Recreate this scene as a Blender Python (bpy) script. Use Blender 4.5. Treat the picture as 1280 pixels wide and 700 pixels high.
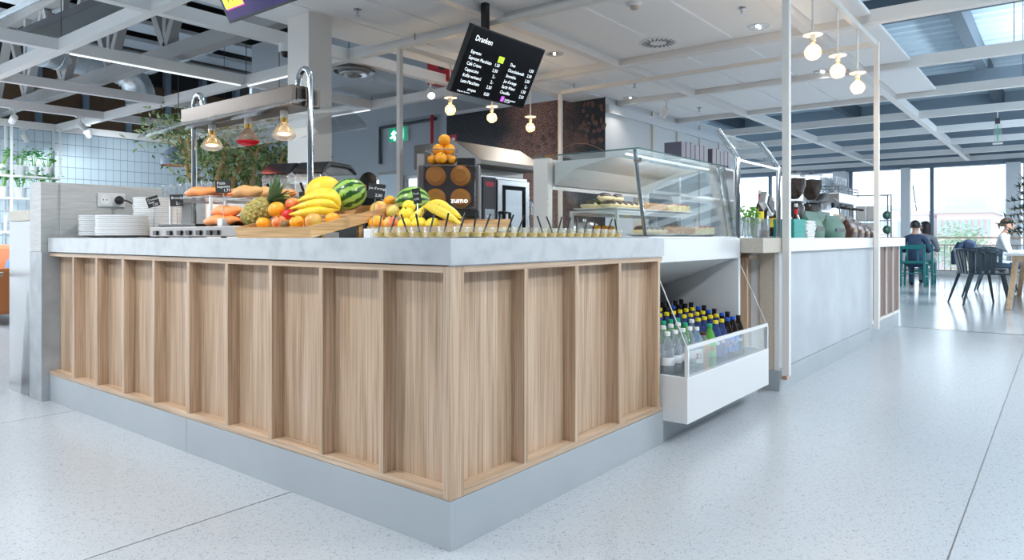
import bpy, bmesh, math, random
from math import sin, cos, pi, radians, sqrt, atan2
from mathutils import Vector, Matrix
random.seed(7)
for o in list(bpy.data.objects): bpy.data.objects.remove(o)
SC = bpy.context.scene
COL = SC.collection

# ------------------------------------------------------------------ camera
FPX = 878.0; ANG = radians(38.2); H = 0.95; V0 = 297.0
cam_d = bpy.data.cameras.new('camera'); cam = bpy.data.objects.new('camera', cam_d); COL.objects.link(cam)
cam_d.sensor_width = 36; cam_d.lens = FPX / 1280 * 36
cam_d.shift_y = -(350 - V0) / 1280.0
cam_d.clip_start = 0.05; cam_d.clip_end = 400
cam.location = (0, 0, H); cam.rotation_euler = (pi / 2, 0, ANG - pi / 2)
SC.camera = cam

# ------------------------------------------------------------------ world, exposure
W = bpy.data.worlds.new('world'); SC.world = W; W.use_nodes = True
bg = W.node_tree.nodes['Background']; bg.inputs[0].default_value = (0.80, 0.91, 1.0, 1); bg.inputs[1].default_value = 2.7
SC.view_settings.view_transform = 'Standard'; SC.view_settings.look = 'None'
SC.view_settings.gamma = 1.0; SC.view_settings.exposure = 0.27
SC.view_settings.use_curve_mapping = False
SC.cycles.max_bounces = 8; SC.cycles.transparent_max_bounces = 24; SC.cycles.caustics_reflective = False; SC.cycles.caustics_refractive = False
SC.cycles.sample_clamp_indirect = 4

LS = 1.0   # common level of the seen and added lamps
# unseen lamps added behind the viewer and over open areas to brighten the room
def area(name, loc, sx, sy, power, col=(0.86, 0.94, 1.0), rot=(0, 0, 0)):
    d = bpy.data.lights.new(name, 'AREA'); d.shape = 'RECTANGLE'; d.size = sx; d.size_y = sy
    d.energy = power * LS; d.color = col
    o = bpy.data.objects.new(name, d); COL.objects.link(o); o.location = loc; o.rotation_euler = rot
    return o
def spot(name, loc, target, power, size=60, blend=.5, col=(1, .96, .9), r=.05):
    d = bpy.data.lights.new(name, 'SPOT'); d.energy = power * LS; d.spot_size = radians(size); d.spot_blend = blend; d.color = col; d.shadow_soft_size = r
    o = bpy.data.objects.new(name, d); COL.objects.link(o); o.location = loc
    o.rotation_euler = (Vector(target) - Vector(loc)).to_track_quat('-Z', 'Y').to_euler()
    return o

ORD = ['first', 'second', 'third', 'fourth', 'fifth', 'sixth', 'seventh', 'eighth', 'ninth', 'tenth', 'eleventh', 'twelfth', 'thirteenth', 'fourteenth', 'fifteenth', 'sixteenth', 'seventeenth', 'eighteenth', 'nineteenth', 'twentieth']
# ------------------------------------------------------------------ pixel -> place
FW = (cos(ANG), sin(ANG)); RT = (sin(ANG), -cos(ANG))
def at(u, v, t):
    k = (u - 640) / FPX
    return Vector((t * (FW[0] + k * RT[0]), t * (FW[1] + k * RT[1]), H + t * (V0 - v) / FPX))
def onz(u, v, z): return at(u, v, (z - H) * FPX / (V0 - v))
def onx(u, v, x): return at(u, v, x / (FW[0] + (u - 640) / FPX * RT[0]))
def ony(u, v, y): return at(u, v, y / (FW[1] + (u - 640) / FPX * RT[1]))

# ------------------------------------------------------------------ materials
MATS = {}
def nd(nt, t, **kw):
    n = nt.nodes.new(t)
    for k, v in kw.items():
        if k in n.inputs: n.inputs[k].default_value = v
        else: setattr(n, k, v)
    return n
def mat(name, col, rough=.5, metal=0., spec=.5, emit=None, es=0., coat=0., trans=0., bump=0., bscale=200.):
    m = bpy.data.materials.new(name); m.use_nodes = True; nt = m.node_tree
    b = nt.nodes['Principled BSDF']
    b.inputs['Base Color'].default_value = (*col, 1); b.inputs['Roughness'].default_value = rough
    b.inputs['Metallic'].default_value = metal; b.inputs['Specular IOR Level'].default_value = spec
    b.inputs['Coat Weight'].default_value = coat; b.inputs['Transmission Weight'].default_value = trans
    if emit: b.inputs['Emission Color'].default_value = (*emit, 1); b.inputs['Emission Strength'].default_value = es
    if bump:
        tc = nd(nt, 'ShaderNodeTexCoord'); n = nd(nt, 'ShaderNodeTexNoise', Scale=bscale, Detail=3.)
        bp = nd(nt, 'ShaderNodeBump', Strength=bump, Distance=.002)
        nt.links.new(tc.outputs['Object'], n.inputs['Vector']); nt.links.new(n.outputs['Fac'], bp.inputs['Height']); nt.links.new(bp.outputs[0], b.inputs['Normal'])
    MATS[name] = m; return m
def ramp_mat(name, stops, scale=(1, 1, 1), nscale=5., detail=4., rough=.5, tex='noise', metal=0., bump=0., rnd=False, distort=0., coat=0., coord='Object', bdist=.003):
    """noise (or wave/voronoi) in object space through a colour ramp"""
    m = mat(name, stops[0][1], rough, metal, coat=coat); nt = m.node_tree; b = nt.nodes['Principled BSDF']
    tc = nd(nt, 'ShaderNodeTexCoord'); mp = nd(nt, 'ShaderNodeMapping'); mp.inputs['Scale'].default_value = scale
    nt.links.new(tc.outputs[coord], mp.inputs['Vector'])
    if rnd:
        oi = nd(nt, 'ShaderNodeObjectInfo'); mu = nd(nt, 'ShaderNodeMath', operation='MULTIPLY'); mu.inputs[1].default_value = 37.
        nt.links.new(oi.outputs['Random'], mu.inputs[0]); nt.links.new(mu.outputs[0], mp.inputs['Location'])
    if tex == 'noise':
        n = nd(nt, 'ShaderNodeTexNoise', Scale=nscale, Detail=detail, Distortion=distort); out = n.outputs['Fac']
    elif tex == 'wave':
        n = nd(nt, 'ShaderNodeTexWave', Scale=nscale, Distortion=distort, Detail=detail); out = n.outputs['Fac']
    else:
        n = nd(nt, 'ShaderNodeTexVoronoi', Scale=nscale); out = n.outputs['Distance']
    nt.links.new(mp.outputs[0], n.inputs['Vector'])
    r = nd(nt, 'ShaderNodeValToRGB'); cr = r.color_ramp
    while len(cr.elements) > 1: cr.elements.remove(cr.elements[-1])
    cr.elements[0].position = stops[0][0]; cr.elements[0].color = (*stops[0][1], 1)
    for p, c in stops[1:]:
        e = cr.elements.new(p); e.color = (*c, 1)
    nt.links.new(out, r.inputs[0]); nt.links.new(r.outputs[0], b.inputs['Base Color'])
    if bump:
        bp = nd(nt, 'ShaderNodeBump', Strength=bump, Distance=bdist)
        nt.links.new(out, bp.inputs['Height']); nt.links.new(bp.outputs[0], b.inputs['Normal'])
    return m
def glass_mat(name, tint=(1, 1, 1), refl=.08, rough=.02, opac=0., dcol=(1, 1, 1)):
    """thin clear sheet: transparent with a fresnel gloss, optionally slightly milky"""
    m = bpy.data.materials.new(name); m.use_nodes = True; nt = m.node_tree; nt.nodes.clear()
    out = nd(nt, 'ShaderNodeOutputMaterial'); tr = nd(nt, 'ShaderNodeBsdfTransparent'); tr.inputs[0].default_value = (*tint, 1)
    gl = nd(nt, 'ShaderNodeBsdfGlossy', Roughness=rough); gl.inputs[0].default_value = (1, 1, 1, 1)
    lw = nd(nt, 'ShaderNodeLayerWeight', Blend=.35); mm = nd(nt, 'ShaderNodeMath', operation='MULTIPLY_ADD')
    mm.inputs[1].default_value = .40; mm.inputs[2].default_value = refl
    nt.links.new(lw.outputs['Fresnel'], mm.inputs[0])
    mx = nd(nt, 'ShaderNodeMixShader'); nt.links.new(mm.outputs[0], mx.inputs[0])
    nt.links.new(tr.outputs[0], mx.inputs[1]); nt.links.new(gl.outputs[0], mx.inputs[2])
    last = mx
    if opac:
        df = nd(nt, 'ShaderNodeBsdfDiffuse'); df.inputs[0].default_value = (*dcol, 1)
        m2 = nd(nt, 'ShaderNodeMixShader'); m2.inputs[0].default_value = opac
        nt.links.new(mx.outputs[0], m2.inputs[1]); nt.links.new(df.outputs[0], m2.inputs[2]); last = m2
    nt.links.new(last.outputs[0], out.inputs[0]); MATS[name] = m; return m

def wood(name, c1, c2, c3, rough=.5, axis='z', fine=1.):
    sc = {'z': (30, 30, 1.3), 'x': (1.3, 30, 30), 'y': (30, 1.3, 30)}[axis]
    m = ramp_mat(name, [(.28, c1), (.5, c2), (.72, c3)], tuple(s * fine for s in sc), 1.0, 6., rough, rnd=True, distort=.4, bump=.06)
    nt = m.node_tree; b = nt.nodes['Principled BSDF']; src = b.inputs['Base Color'].links[0].from_socket; mp = [n_ for n_ in nt.nodes if n_.type == 'MAPPING'][0]
    m2 = nd(nt, 'ShaderNodeVectorMath', operation='MULTIPLY'); m2.inputs[1].default_value = {'z': (7, 7, 2.2), 'x': (2.2, 7, 7), 'y': (7, 2.2, 7)}[axis]
    n2 = nd(nt, 'ShaderNodeTexNoise', Scale=1., Detail=3.); r2 = nd(nt, 'ShaderNodeValToRGB'); r2.color_ramp.elements[0].position = .36; r2.color_ramp.elements[0].color = (.80, .775, .75, 1); r2.color_ramp.elements[1].position = .56; r2.color_ramp.elements[1].color = (1.12, 1.12, 1.12, 1)
    mx = nd(nt, 'ShaderNodeMix', data_type='RGBA', blend_type='MULTIPLY'); mx.inputs[0].default_value = 1.
    nt.links.new(mp.outputs[0], m2.inputs[0]); nt.links.new(m2.outputs[0], n2.inputs['Vector']); nt.links.new(n2.outputs['Fac'], r2.inputs[0]); nt.links.new(src, mx.inputs[6]); nt.links.new(r2.outputs[0], mx.inputs[7]); nt.links.new(mx.outputs[2], b.inputs['Base Color'])
    return m
wood('oak', (.36, .245, .155), (.50, .355, .245), (.60, .455, .34), .42)
wood('oak_y', (.36, .245, .155), (.50, .355, .245), (.60, .455, .34), .42, 'y')
wood('oak_x', (.36, .245, .155), (.50, .355, .245), (.60, .455, .34), .42, 'x')
wood('bamboo', (.46, .26, .10), (.60, .37, .17), (.70, .47, .25), .45, 'y', 1.2)
wood('bamboo_x', (.46, .26, .10), (.60, .37, .17), (.70, .47, .25), .45, 'x', 1.2)
wood('brown_slat', (.10, .045, .03), (.16, .075, .05), (.22, .11, .075), .45)
wood('pale_wood', (.50, .34, .20), (.60, .43, .28), (.68, .52, .36), .45)
ramp_mat('concrete', [(.3, (.30, .32, .34)), (.55, (.37, .395, .415)), (.75, (.43, .45, .47))], (1, 1, 1), 9., 8., .45, bump=.05)
ramp_mat('worktop', [(.3, (.41, .435, .455)), (.5, (.49, .515, .535)), (.75, (.53, .55, .57))], (1, 1, 1), 14., 8., .35, bump=.03)
ramp_mat('grey_laminate', [(.3, (.42, .42, .41)), (.7, (.53, .53, .52))], (3, 3, 40), 3., 5., .5)
ramp_mat('panel_concrete', [(.3, (.40, .435, .47)), (.7, (.48, .515, .55))], (1, 1, 1), 4., 7., .4)
ramp_mat('beige_laminate', [(.3, (.52, .46, .38)), (.7, (.62, .56, .48))], (20, 20, 20), 6., 5., .5)
ramp_mat('plinth_grey', [(.3, (.36, .395, .425)), (.7, (.40, .435, .465))], (1, 1, 1), 3., 3., .4)
# speckled resin floor slab
def floor_mat(name, base, dark, rough, sc=55.):
    m = mat(name, base, rough, spec=.5); nt = m.node_tree; b = nt.nodes['Principled BSDF']
    tc = nd(nt, 'ShaderNodeTexCoord')
    n1 = nd(nt, 'ShaderNodeTexNoise', Scale=sc, Detail=2., Distortion=1.5); r1 = nd(nt, 'ShaderNodeValToRGB')
    r1.color_ramp.elements[0].position = .345; r1.color_ramp.elements[0].color = (*dark, 1)
    r1.color_ramp.elements[1].position = .40; r1.color_ramp.elements[1].color = (*base, 1)
    n2 = nd(nt, 'ShaderNodeTexNoise', Scale=.8, Detail=4.); r2 = nd(nt, 'ShaderNodeValToRGB')
    r2.color_ramp.elements[0].position = .3; r2.color_ramp.elements[0].color = (.96, .96, .96, 1)
    r2.color_ramp.elements[1].position = .7; r2.color_ramp.elements[1].color = (1, 1, 1, 1)
    mx = nd(nt, 'ShaderNodeMix', data_type='RGBA', blend_type='MULTIPLY'); mx.inputs[0].default_value = 1
    nt.links.new(tc.outputs['Object'], n1.inputs['Vector']); nt.links.new(tc.outputs['Object'], n2.inputs['Vector'])
    nt.links.new(n1.outputs['Fac'], r1.inputs[0]); nt.links.new(n2.outputs['Fac'], r2.inputs[0])
    nt.links.new(r1.outputs[0], mx.inputs[6]); nt.links.new(r2.outputs[0], mx.inputs[7]); nt.links.new(mx.outputs[2], b.inputs['Base Color'])
    return m
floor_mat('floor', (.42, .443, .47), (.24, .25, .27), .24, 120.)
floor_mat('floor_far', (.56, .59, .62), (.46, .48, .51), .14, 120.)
# marble
m = mat('marble', (.72, .73, .74), .3); nt = m.node_tree; b = nt.nodes['Principled BSDF']
tc = nd(nt, 'ShaderNodeTexCoord'); mp = nd(nt, 'ShaderNodeMapping'); mp.inputs['Rotation'].default_value = (radians(25), 0, 0)
n = nd(nt, 'ShaderNodeTexWave', Scale=1.1, Distortion=3.5, Detail=4.); n.inputs['Detail Scale'].default_value = 1.6
mp.inputs['Scale'].default_value = (1, 1.6, .5)
r = nd(nt, 'ShaderNodeValToRGB'); r.color_ramp.elements[0].position = .0; r.color_ramp.elements[0].color = (.13, .135, .145, 1)
r.color_ramp.elements[1].position = .07; r.color_ramp.elements[1].color = (.42, .43, .445, 1)
nt.links.new(tc.outputs['Object'], mp.inputs[0]); nt.links.new(mp.outputs[0], n.inputs['Vector']); nt.links.new(n.outputs['Fac'], r.inputs[0]); nt.links.new(r.outputs[0], b.inputs['Base Color'])
mat('white', (.80, .80, .80), .4); mat('white_gloss', (.70, .71, .72), .2); mat('white_matte', (.80, .81, .82), .8)
mat('beam_white', (.80, .785, .77), .45); mat('frame_white', (.80, .77, .73), .4)
mat('panel_white', (.90, .90, .90), .75); mat('wall_white', (.76, .79, .82), .7); mat('wall_grey', (.50, .55, .60), .75)
mat('wall_shop', (.42, .43, .45), .8); mat('tile', (.70, .82, .90), .2); mat('grout', (.16, .22, .28), .9)
mat('steel', (.36, .33, .31), .38, 1.); mat('steel_dark', (.36, .35, .34), .35, 1.); mat('chrome', (.52, .54, .56), .10, 1.); mat('steel_light', (.78, .80, .82), .25, 1.)
mat('galvanised', (.62, .68, .72), .35, .9, bump=.4, bscale=40)
mat('foil', (.66, .70, .73), .3, .9, bump=.9, bscale=25)
mat('black', (.012, .012, .014), .35); mat('black_matte', (.02, .02, .022), .7); mat('black_gloss', (.01, .01, .012), .08)
mat('dark_grey', (.06, .065, .075), .5); mat('roof_dark', (.018, .02, .022), .8); mat('truss_grey', (.30, .30, .30), .55)
mat('roof_white', (.62, .68, .74), .6); mat('brown_wall', (.10, .058, .03), .6); mat('mullion_blue', (.17, .23, .30), .5)
mat('deck_blue', (.44, .56, .65), .5); mat('deck_dark', (.09, .125, .16), .6); mat('deck_mid', (.24, .32, .39), .6); mat('deck_pale', (.66, .76, .82), .6)
mat('red', (.55, .02, .03), .4); mat('sign_red', (.62, .03, .08), .4); mat('exit_green', (.02, .42, .24), .4, emit=(.02, .55, .30), es=.25)
mat('lamp_white', (1, 1, 1), .5, emit=(.95, .98, 1.0), es=6.); mat('led_glow_white', (1, 1, 1), .5, emit=(.9, .97, 1.0), es=.75)
mat('filament', (1, .6, .2), .5, emit=(1., .58, .22), es=55.); mat('heat_glow', (1, .8, .5), .4, emit=(1., .66, .34), es=5.)
mat('brass', (.65, .42, .12), .25, 1.); mat('copper', (.75, .42, .28), .3, 1.)
glass_mat('glass', (.975, .995, .99), .02); glass_mat('glass_edge', (.45, .62, .60), .2); glass_mat('clear', (.985, .99, .99), .02)
glass_mat('acrylic', (.97, .98, .98), .06, .05, .10); glass_mat('cup_plastic', (.98, .98, .95), .05, .08, .07, (.95, .92, .8)); glass_mat('frosted', (.94, .95, .96), .04, .3, .35)
glass_mat('window_glass', (.97, .99, 1.0), .03); glass_mat('bulb_glass', (1., .94, .84), .06, .02, .09, (1., .90, .74)); glass_mat('smoke', (.68, .66, .68), .10)
glass_mat('red_glass', (1., .06, .10), .05, .2, .45, (1., .03, .08)); glass_mat('pet', (.88, .92, .95), .12, .06, .10); glass_mat('pet_blue', (.72, .88, 1.), .08, .06, .22, (.55, .75, .95))
glass_mat('pet_dark', (.25, .12, .08), .10, .06, .6, (.02, .01, .01)); glass_mat('pet_green', (.5, .85, .35), .08, .06, .5, (.20, .62, .12)); glass_mat('pet_navy', (.3, .4, .7), .1, .06, .5, (.06, .10, .32))
glass_mat('mesh_steel', (.55, .57, .60), .1, .3, .4, (.3, .32, .34))
mat('pl_white', (.85, .86, .87), .3); mat('pl_yellow', (.92, .72, .02), .35); mat('pl_green', (.02, .42, .20), .35); mat('pl_black', (.015, .015, .018), .35)
mat('pl_blue', (.02, .12, .60), .35); mat('pl_brown', (.12, .03, .015), .35); mat('lab_red', (.70, .02, .03), .4); mat('lab_navy', (.05, .07, .30), .4); mat('lab_blue', (.02, .20, .70), .4); mat('lab_green', (.10, .55, .10), .4)
mat('lab_white', (.85, .87, .9), .4); mat('juice_orange', (.95, .38, .02), .4); mat('lab_yellow', (.90, .75, .05), .4); mat('juice_yellow', (1., .66, .01), .35)
mat('orange_skin', (.95, .38, .015), .38, bump=.3, bscale=350); mat('lemon_skin', (.95, .72, .04), .38, bump=.3, bscale=350); mat('melon_skin', (.92, .58, .03), .45, bump=.3, bscale=90)
ramp_mat('banana_skin', [(.30, (.35, .22, .03)), (.36, (.86, .62, .03)), (.8, (.93, .74, .08))], (1, 1, 1), 45., 3., .4)
ramp_mat('apple_skin', [(.35, (.75, .10, .04)), (.55, (.88, .40, .12)), (.7, (.80, .62, .16))], (1, 1, .5), 14., 3., .3)
ramp_mat('mango_skin', [(.35, (.70, .30, .08)), (.6, (.72, .55, .12)), (.75, (.52, .58, .14))], (1, 1, 1), 10., 2., .35)
ramp_mat('melon_stripe_old', [(.36, (.015, .085, .01)), (.50, (.05, .20, .02)), (.62, (.30, .52, .10))], (1, 1, .12), 30., 3., .3, distort=.9)
ramp_mat('pine_skin', [(.3, (.12, .14, .03)), (.55, (.40, .32, .08)), (.7, (.55, .42, .12))], (1, 1, 1), 60., 3., .6)
mat('pine_eye', (.50, .38, .11), .55); mat('pine_leaf', (.16, .28, .15), .5); mat('kiwi', (.22, .13, .05), .8, bump=.4, bscale=500); mat('stem_green', (.12, .16, .03), .6); mat('stem_brown', (.16, .09, .04), .7)
mat('leaf', (.12, .23, .07), .45); mat('leaf_light', (.42, .52, .25), .45); mat('leaf_bright', (.03, .36, .05), .45); mat('bark', (.52, .33, .15), .8, bump=.6, bscale=60); mat('herb', (.22, .50, .05), .5); mat('conifer', (.02, .07, .055), .6)
mat('chalk', (.85, .87, .88), .8); mat('ceramic', (.90, .91, .91), .2); mat('pot_white', (.70, .73, .76), .5)
mat('bread', (.70, .36, .13), .55, bump=.5, bscale=80); mat('orange_loaf', (.90, .30, .08), .5, bump=.6, bscale=60); mat('cream_cake', (.82, .66, .38), .6, bump=.4, bscale=90); mat('choc', (.06, .03, .02), .4, bump=.5, bscale=120)
ramp_mat('nut_cake', [(.4, (.34, .15, .05)), (.6, (.70, .42, .18))], (1, 1, 1), 90., 3., .6, bump=.5); mat('cake_yellow', (.86, .76, .46), .6); mat('jam', (.70, .02, .04), .2)
ramp_mat('coffee_beans', [(.3, (.010, .005, .004)), (.6, (.055, .028, .018))], (1, 1, 1), 70., 2., .4, tex='voronoi', bump=.9)
mat('teal', (.02, .32, .28), .5); mat('paper', (.82, .82, .82), .7, bump=.4, bscale=60); mat('green_bag', (.05, .14, .105), .5, bump=.3, bscale=30); mat('brown_bag', (.05, .013, .006), .4, bump=.3, bscale=40); mat('kraft_bag', (.42, .33, .23), .6); mat('box_beige', (.50, .46, .42), .6)
mat('tea_box', (.12, .12, .17), .4); mat('syrup', (.05, .02, .015), .1); mat('sofa', (.42, .14, .04), .5); mat('pillow', (.08, .18, .42), .8)
mat('oven_hood', (.22, .21, .20), .45, 1.); mat('hood_steel', (.105, .085, .072), .32, 1.); mat('chair_dark', (.03, .055, .075), .4); mat('chair_teal', (.01, .17, .17), .45); mat('cloth_navy', (.035, .06, .12), .9); mat('cloth_grey', (.20, .23, .27), .9); mat('cloth_white', (.72, .76, .80), .8); mat('cloth_black', (.012, .012, .015), .85)
mat('skin', (.62, .36, .27), .5); mat('hair_brown', (.10, .05, .03), .6); mat('hair_dark', (.015, .012, .012), .55); mat('fur', (.50, .47, .44), .9); mat('lips', (.45, .16, .14), .5)
mat('brick', (.70, .50, .46), .8); mat('facade_white', (.80, .82, .85), .8); mat('facade_blue', (.52, .60, .66), .6); mat('roof_pink', (.66, .50, .50), .8); mat('far_glass', (.38, .47, .58), .2); mat('ground_grey', (.5, .5, .5), .9); mat('far_green', (.35, .46, .34), .8)
ramp_mat('screen_purple', [(.3, (.03, .03, .14)), (.7, (.14, .07, .28))], (1, 1, 1), 2., 3., .2)
mat('screen_black', (.003, .004, .008), .3, spec=.15); mat('text_white', (.8, .9, 1), .5, emit=(.85, .95, 1.), es=1.4); mat('text_tag', (.6, .85, .05), .5, emit=(.62, .85, .06), es=.8); mat('text_dark', (.02, .03, .01), .6); mat('text_mauve', (.5, .1, .7), .5, emit=(.6, .15, .8), es=.9)
mat('text_pink', (.8, .05, .4), .5, emit=(.85, .05, .4), es=.8); mat('tag_yellow', (.8, .85, .05), .5, emit=(.75, .85, .06), es=.9); mat('text_redbrown', (.25, .02, .03), .6)
mat('bean_light', (.40, .23, .17), .4); mat('bean_dark', (.15, .075, .055), .4)
m = mat('melon_stripe', (.2, .4, .1), .28); nt = m.node_tree; b = nt.nodes['Principled BSDF']
tc = nd(nt, 'ShaderNodeTexCoord'); sp = nd(nt, 'ShaderNodeSeparateXYZ'); at2 = nd(nt, 'ShaderNodeMath', operation='ARCTAN2'); nz = nd(nt, 'ShaderNodeTexNoise', Scale=40., Detail=3.)
m1 = nd(nt, 'ShaderNodeMath', operation='MULTIPLY_ADD'); m1.inputs[1].default_value = 10.; m2 = nd(nt, 'ShaderNodeMath', operation='MULTIPLY'); m2.inputs[1].default_value = 5.; sn = nd(nt, 'ShaderNodeMath', operation='SINE'); rr_ = nd(nt, 'ShaderNodeValToRGB')
rr_.color_ramp.elements[0].position = .40; rr_.color_ramp.elements[0].color = (.30, .50, .10, 1); rr_.color_ramp.elements[1].position = .72; rr_.color_ramp.elements[1].color = (.012, .075, .01, 1)
mr = nd(nt, 'ShaderNodeMapRange'); mr.inputs[1].default_value = -1
for a_, b_ in ((tc.outputs['Object'], sp.inputs[0]), (tc.outputs['Object'], nz.inputs['Vector']), (sp.outputs['Y'], at2.inputs[0]), (sp.outputs['X'], at2.inputs[1]), (at2.outputs[0], m1.inputs[0]), (nz.outputs['Fac'], m2.inputs[0]), (m2.outputs[0], m1.inputs[2]), (m1.outputs[0], sn.inputs[0]), (sn.outputs[0], mr.inputs[0]), (mr.outputs[0], rr_.inputs[0]), (rr_.outputs[0], b.inputs['Base Color'])): nt.links.new(a_, b_)
# mural: dark slate with a band of brown dust
m = mat('mural', (.01, .012, .016), .45); nt = m.node_tree; b = nt.nodes['Principled BSDF']
tc = nd(nt, 'ShaderNodeTexCoord'); sp = nd(nt, 'ShaderNodeSeparateXYZ'); nt.links.new(tc.outputs['Object'], sp.inputs[0])
n = nd(nt, 'ShaderNodeTexNoise', Scale=60., Detail=6.); r1 = nd(nt, 'ShaderNodeValToRGB'); r1.color_ramp.elements[0].position = .40; r1.color_ramp.elements[0].color = (.15, .052, .038, 1); r1.color_ramp.elements[1].position = .78; r1.color_ramp.elements[1].color = (.85, .47, .35, 1)
n2 = nd(nt, 'ShaderNodeTexNoise', Scale=60., Detail=6.); r2 = nd(nt, 'ShaderNodeValToRGB'); r2.color_ramp.elements[0].position = .55; r2.color_ramp.elements[0].color = (.008, .010, .016, 1); r2.color_ramp.elements[1].position = .80; r2.color_ramp.elements[1].color = (.10, .11, .13, 1)
g = nd(nt, 'ShaderNodeMapRange', interpolation_type='SMOOTHSTEP'); g.inputs[1].default_value = 1.0; g.inputs[2].default_value = .05
of = nd(nt, 'ShaderNodeMath', operation='ADD'); of.inputs[1].default_value = .34; nt.links.new(sp.outputs['Y'], of.inputs[0]); ab = nd(nt, 'ShaderNodeMath', operation='ABSOLUTE'); nt.links.new(of.outputs[0], ab.inputs[0])
n3 = nd(nt, 'ShaderNodeTexNoise', Scale=2.2, Detail=5.); ad = nd(nt, 'ShaderNodeMath', operation='MULTIPLY_ADD'); ad.inputs[1].default_value = .9; ad.inputs[2].default_value = -.35
nt.links.new(n3.outputs['Fac'], ad.inputs[0]); su = nd(nt, 'ShaderNodeMath', operation='ADD'); nt.links.new(ab.outputs[0], su.inputs[0]); nt.links.new(ad.outputs[0], su.inputs[1]); nt.links.new(su.outputs[0], g.inputs[0])
mx = nd(nt, 'ShaderNodeMix', data_type='RGBA')
for q in (n, n2, n3): nt.links.new(tc.outputs['Object'], q.inputs['Vector'])
nt.links.new(n.outputs['Fac'], r1.inputs[0]); nt.links.new(n2.outputs['Fac'], r2.inputs[0]); nt.links.new(g.outputs[0], mx.inputs[0]); nt.links.new(r2.outputs[0], mx.inputs[6]); nt.links.new(r1.outputs[0], mx.inputs[7]); nt.links.new(mx.outputs[2], b.inputs['Base Color'])

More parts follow.
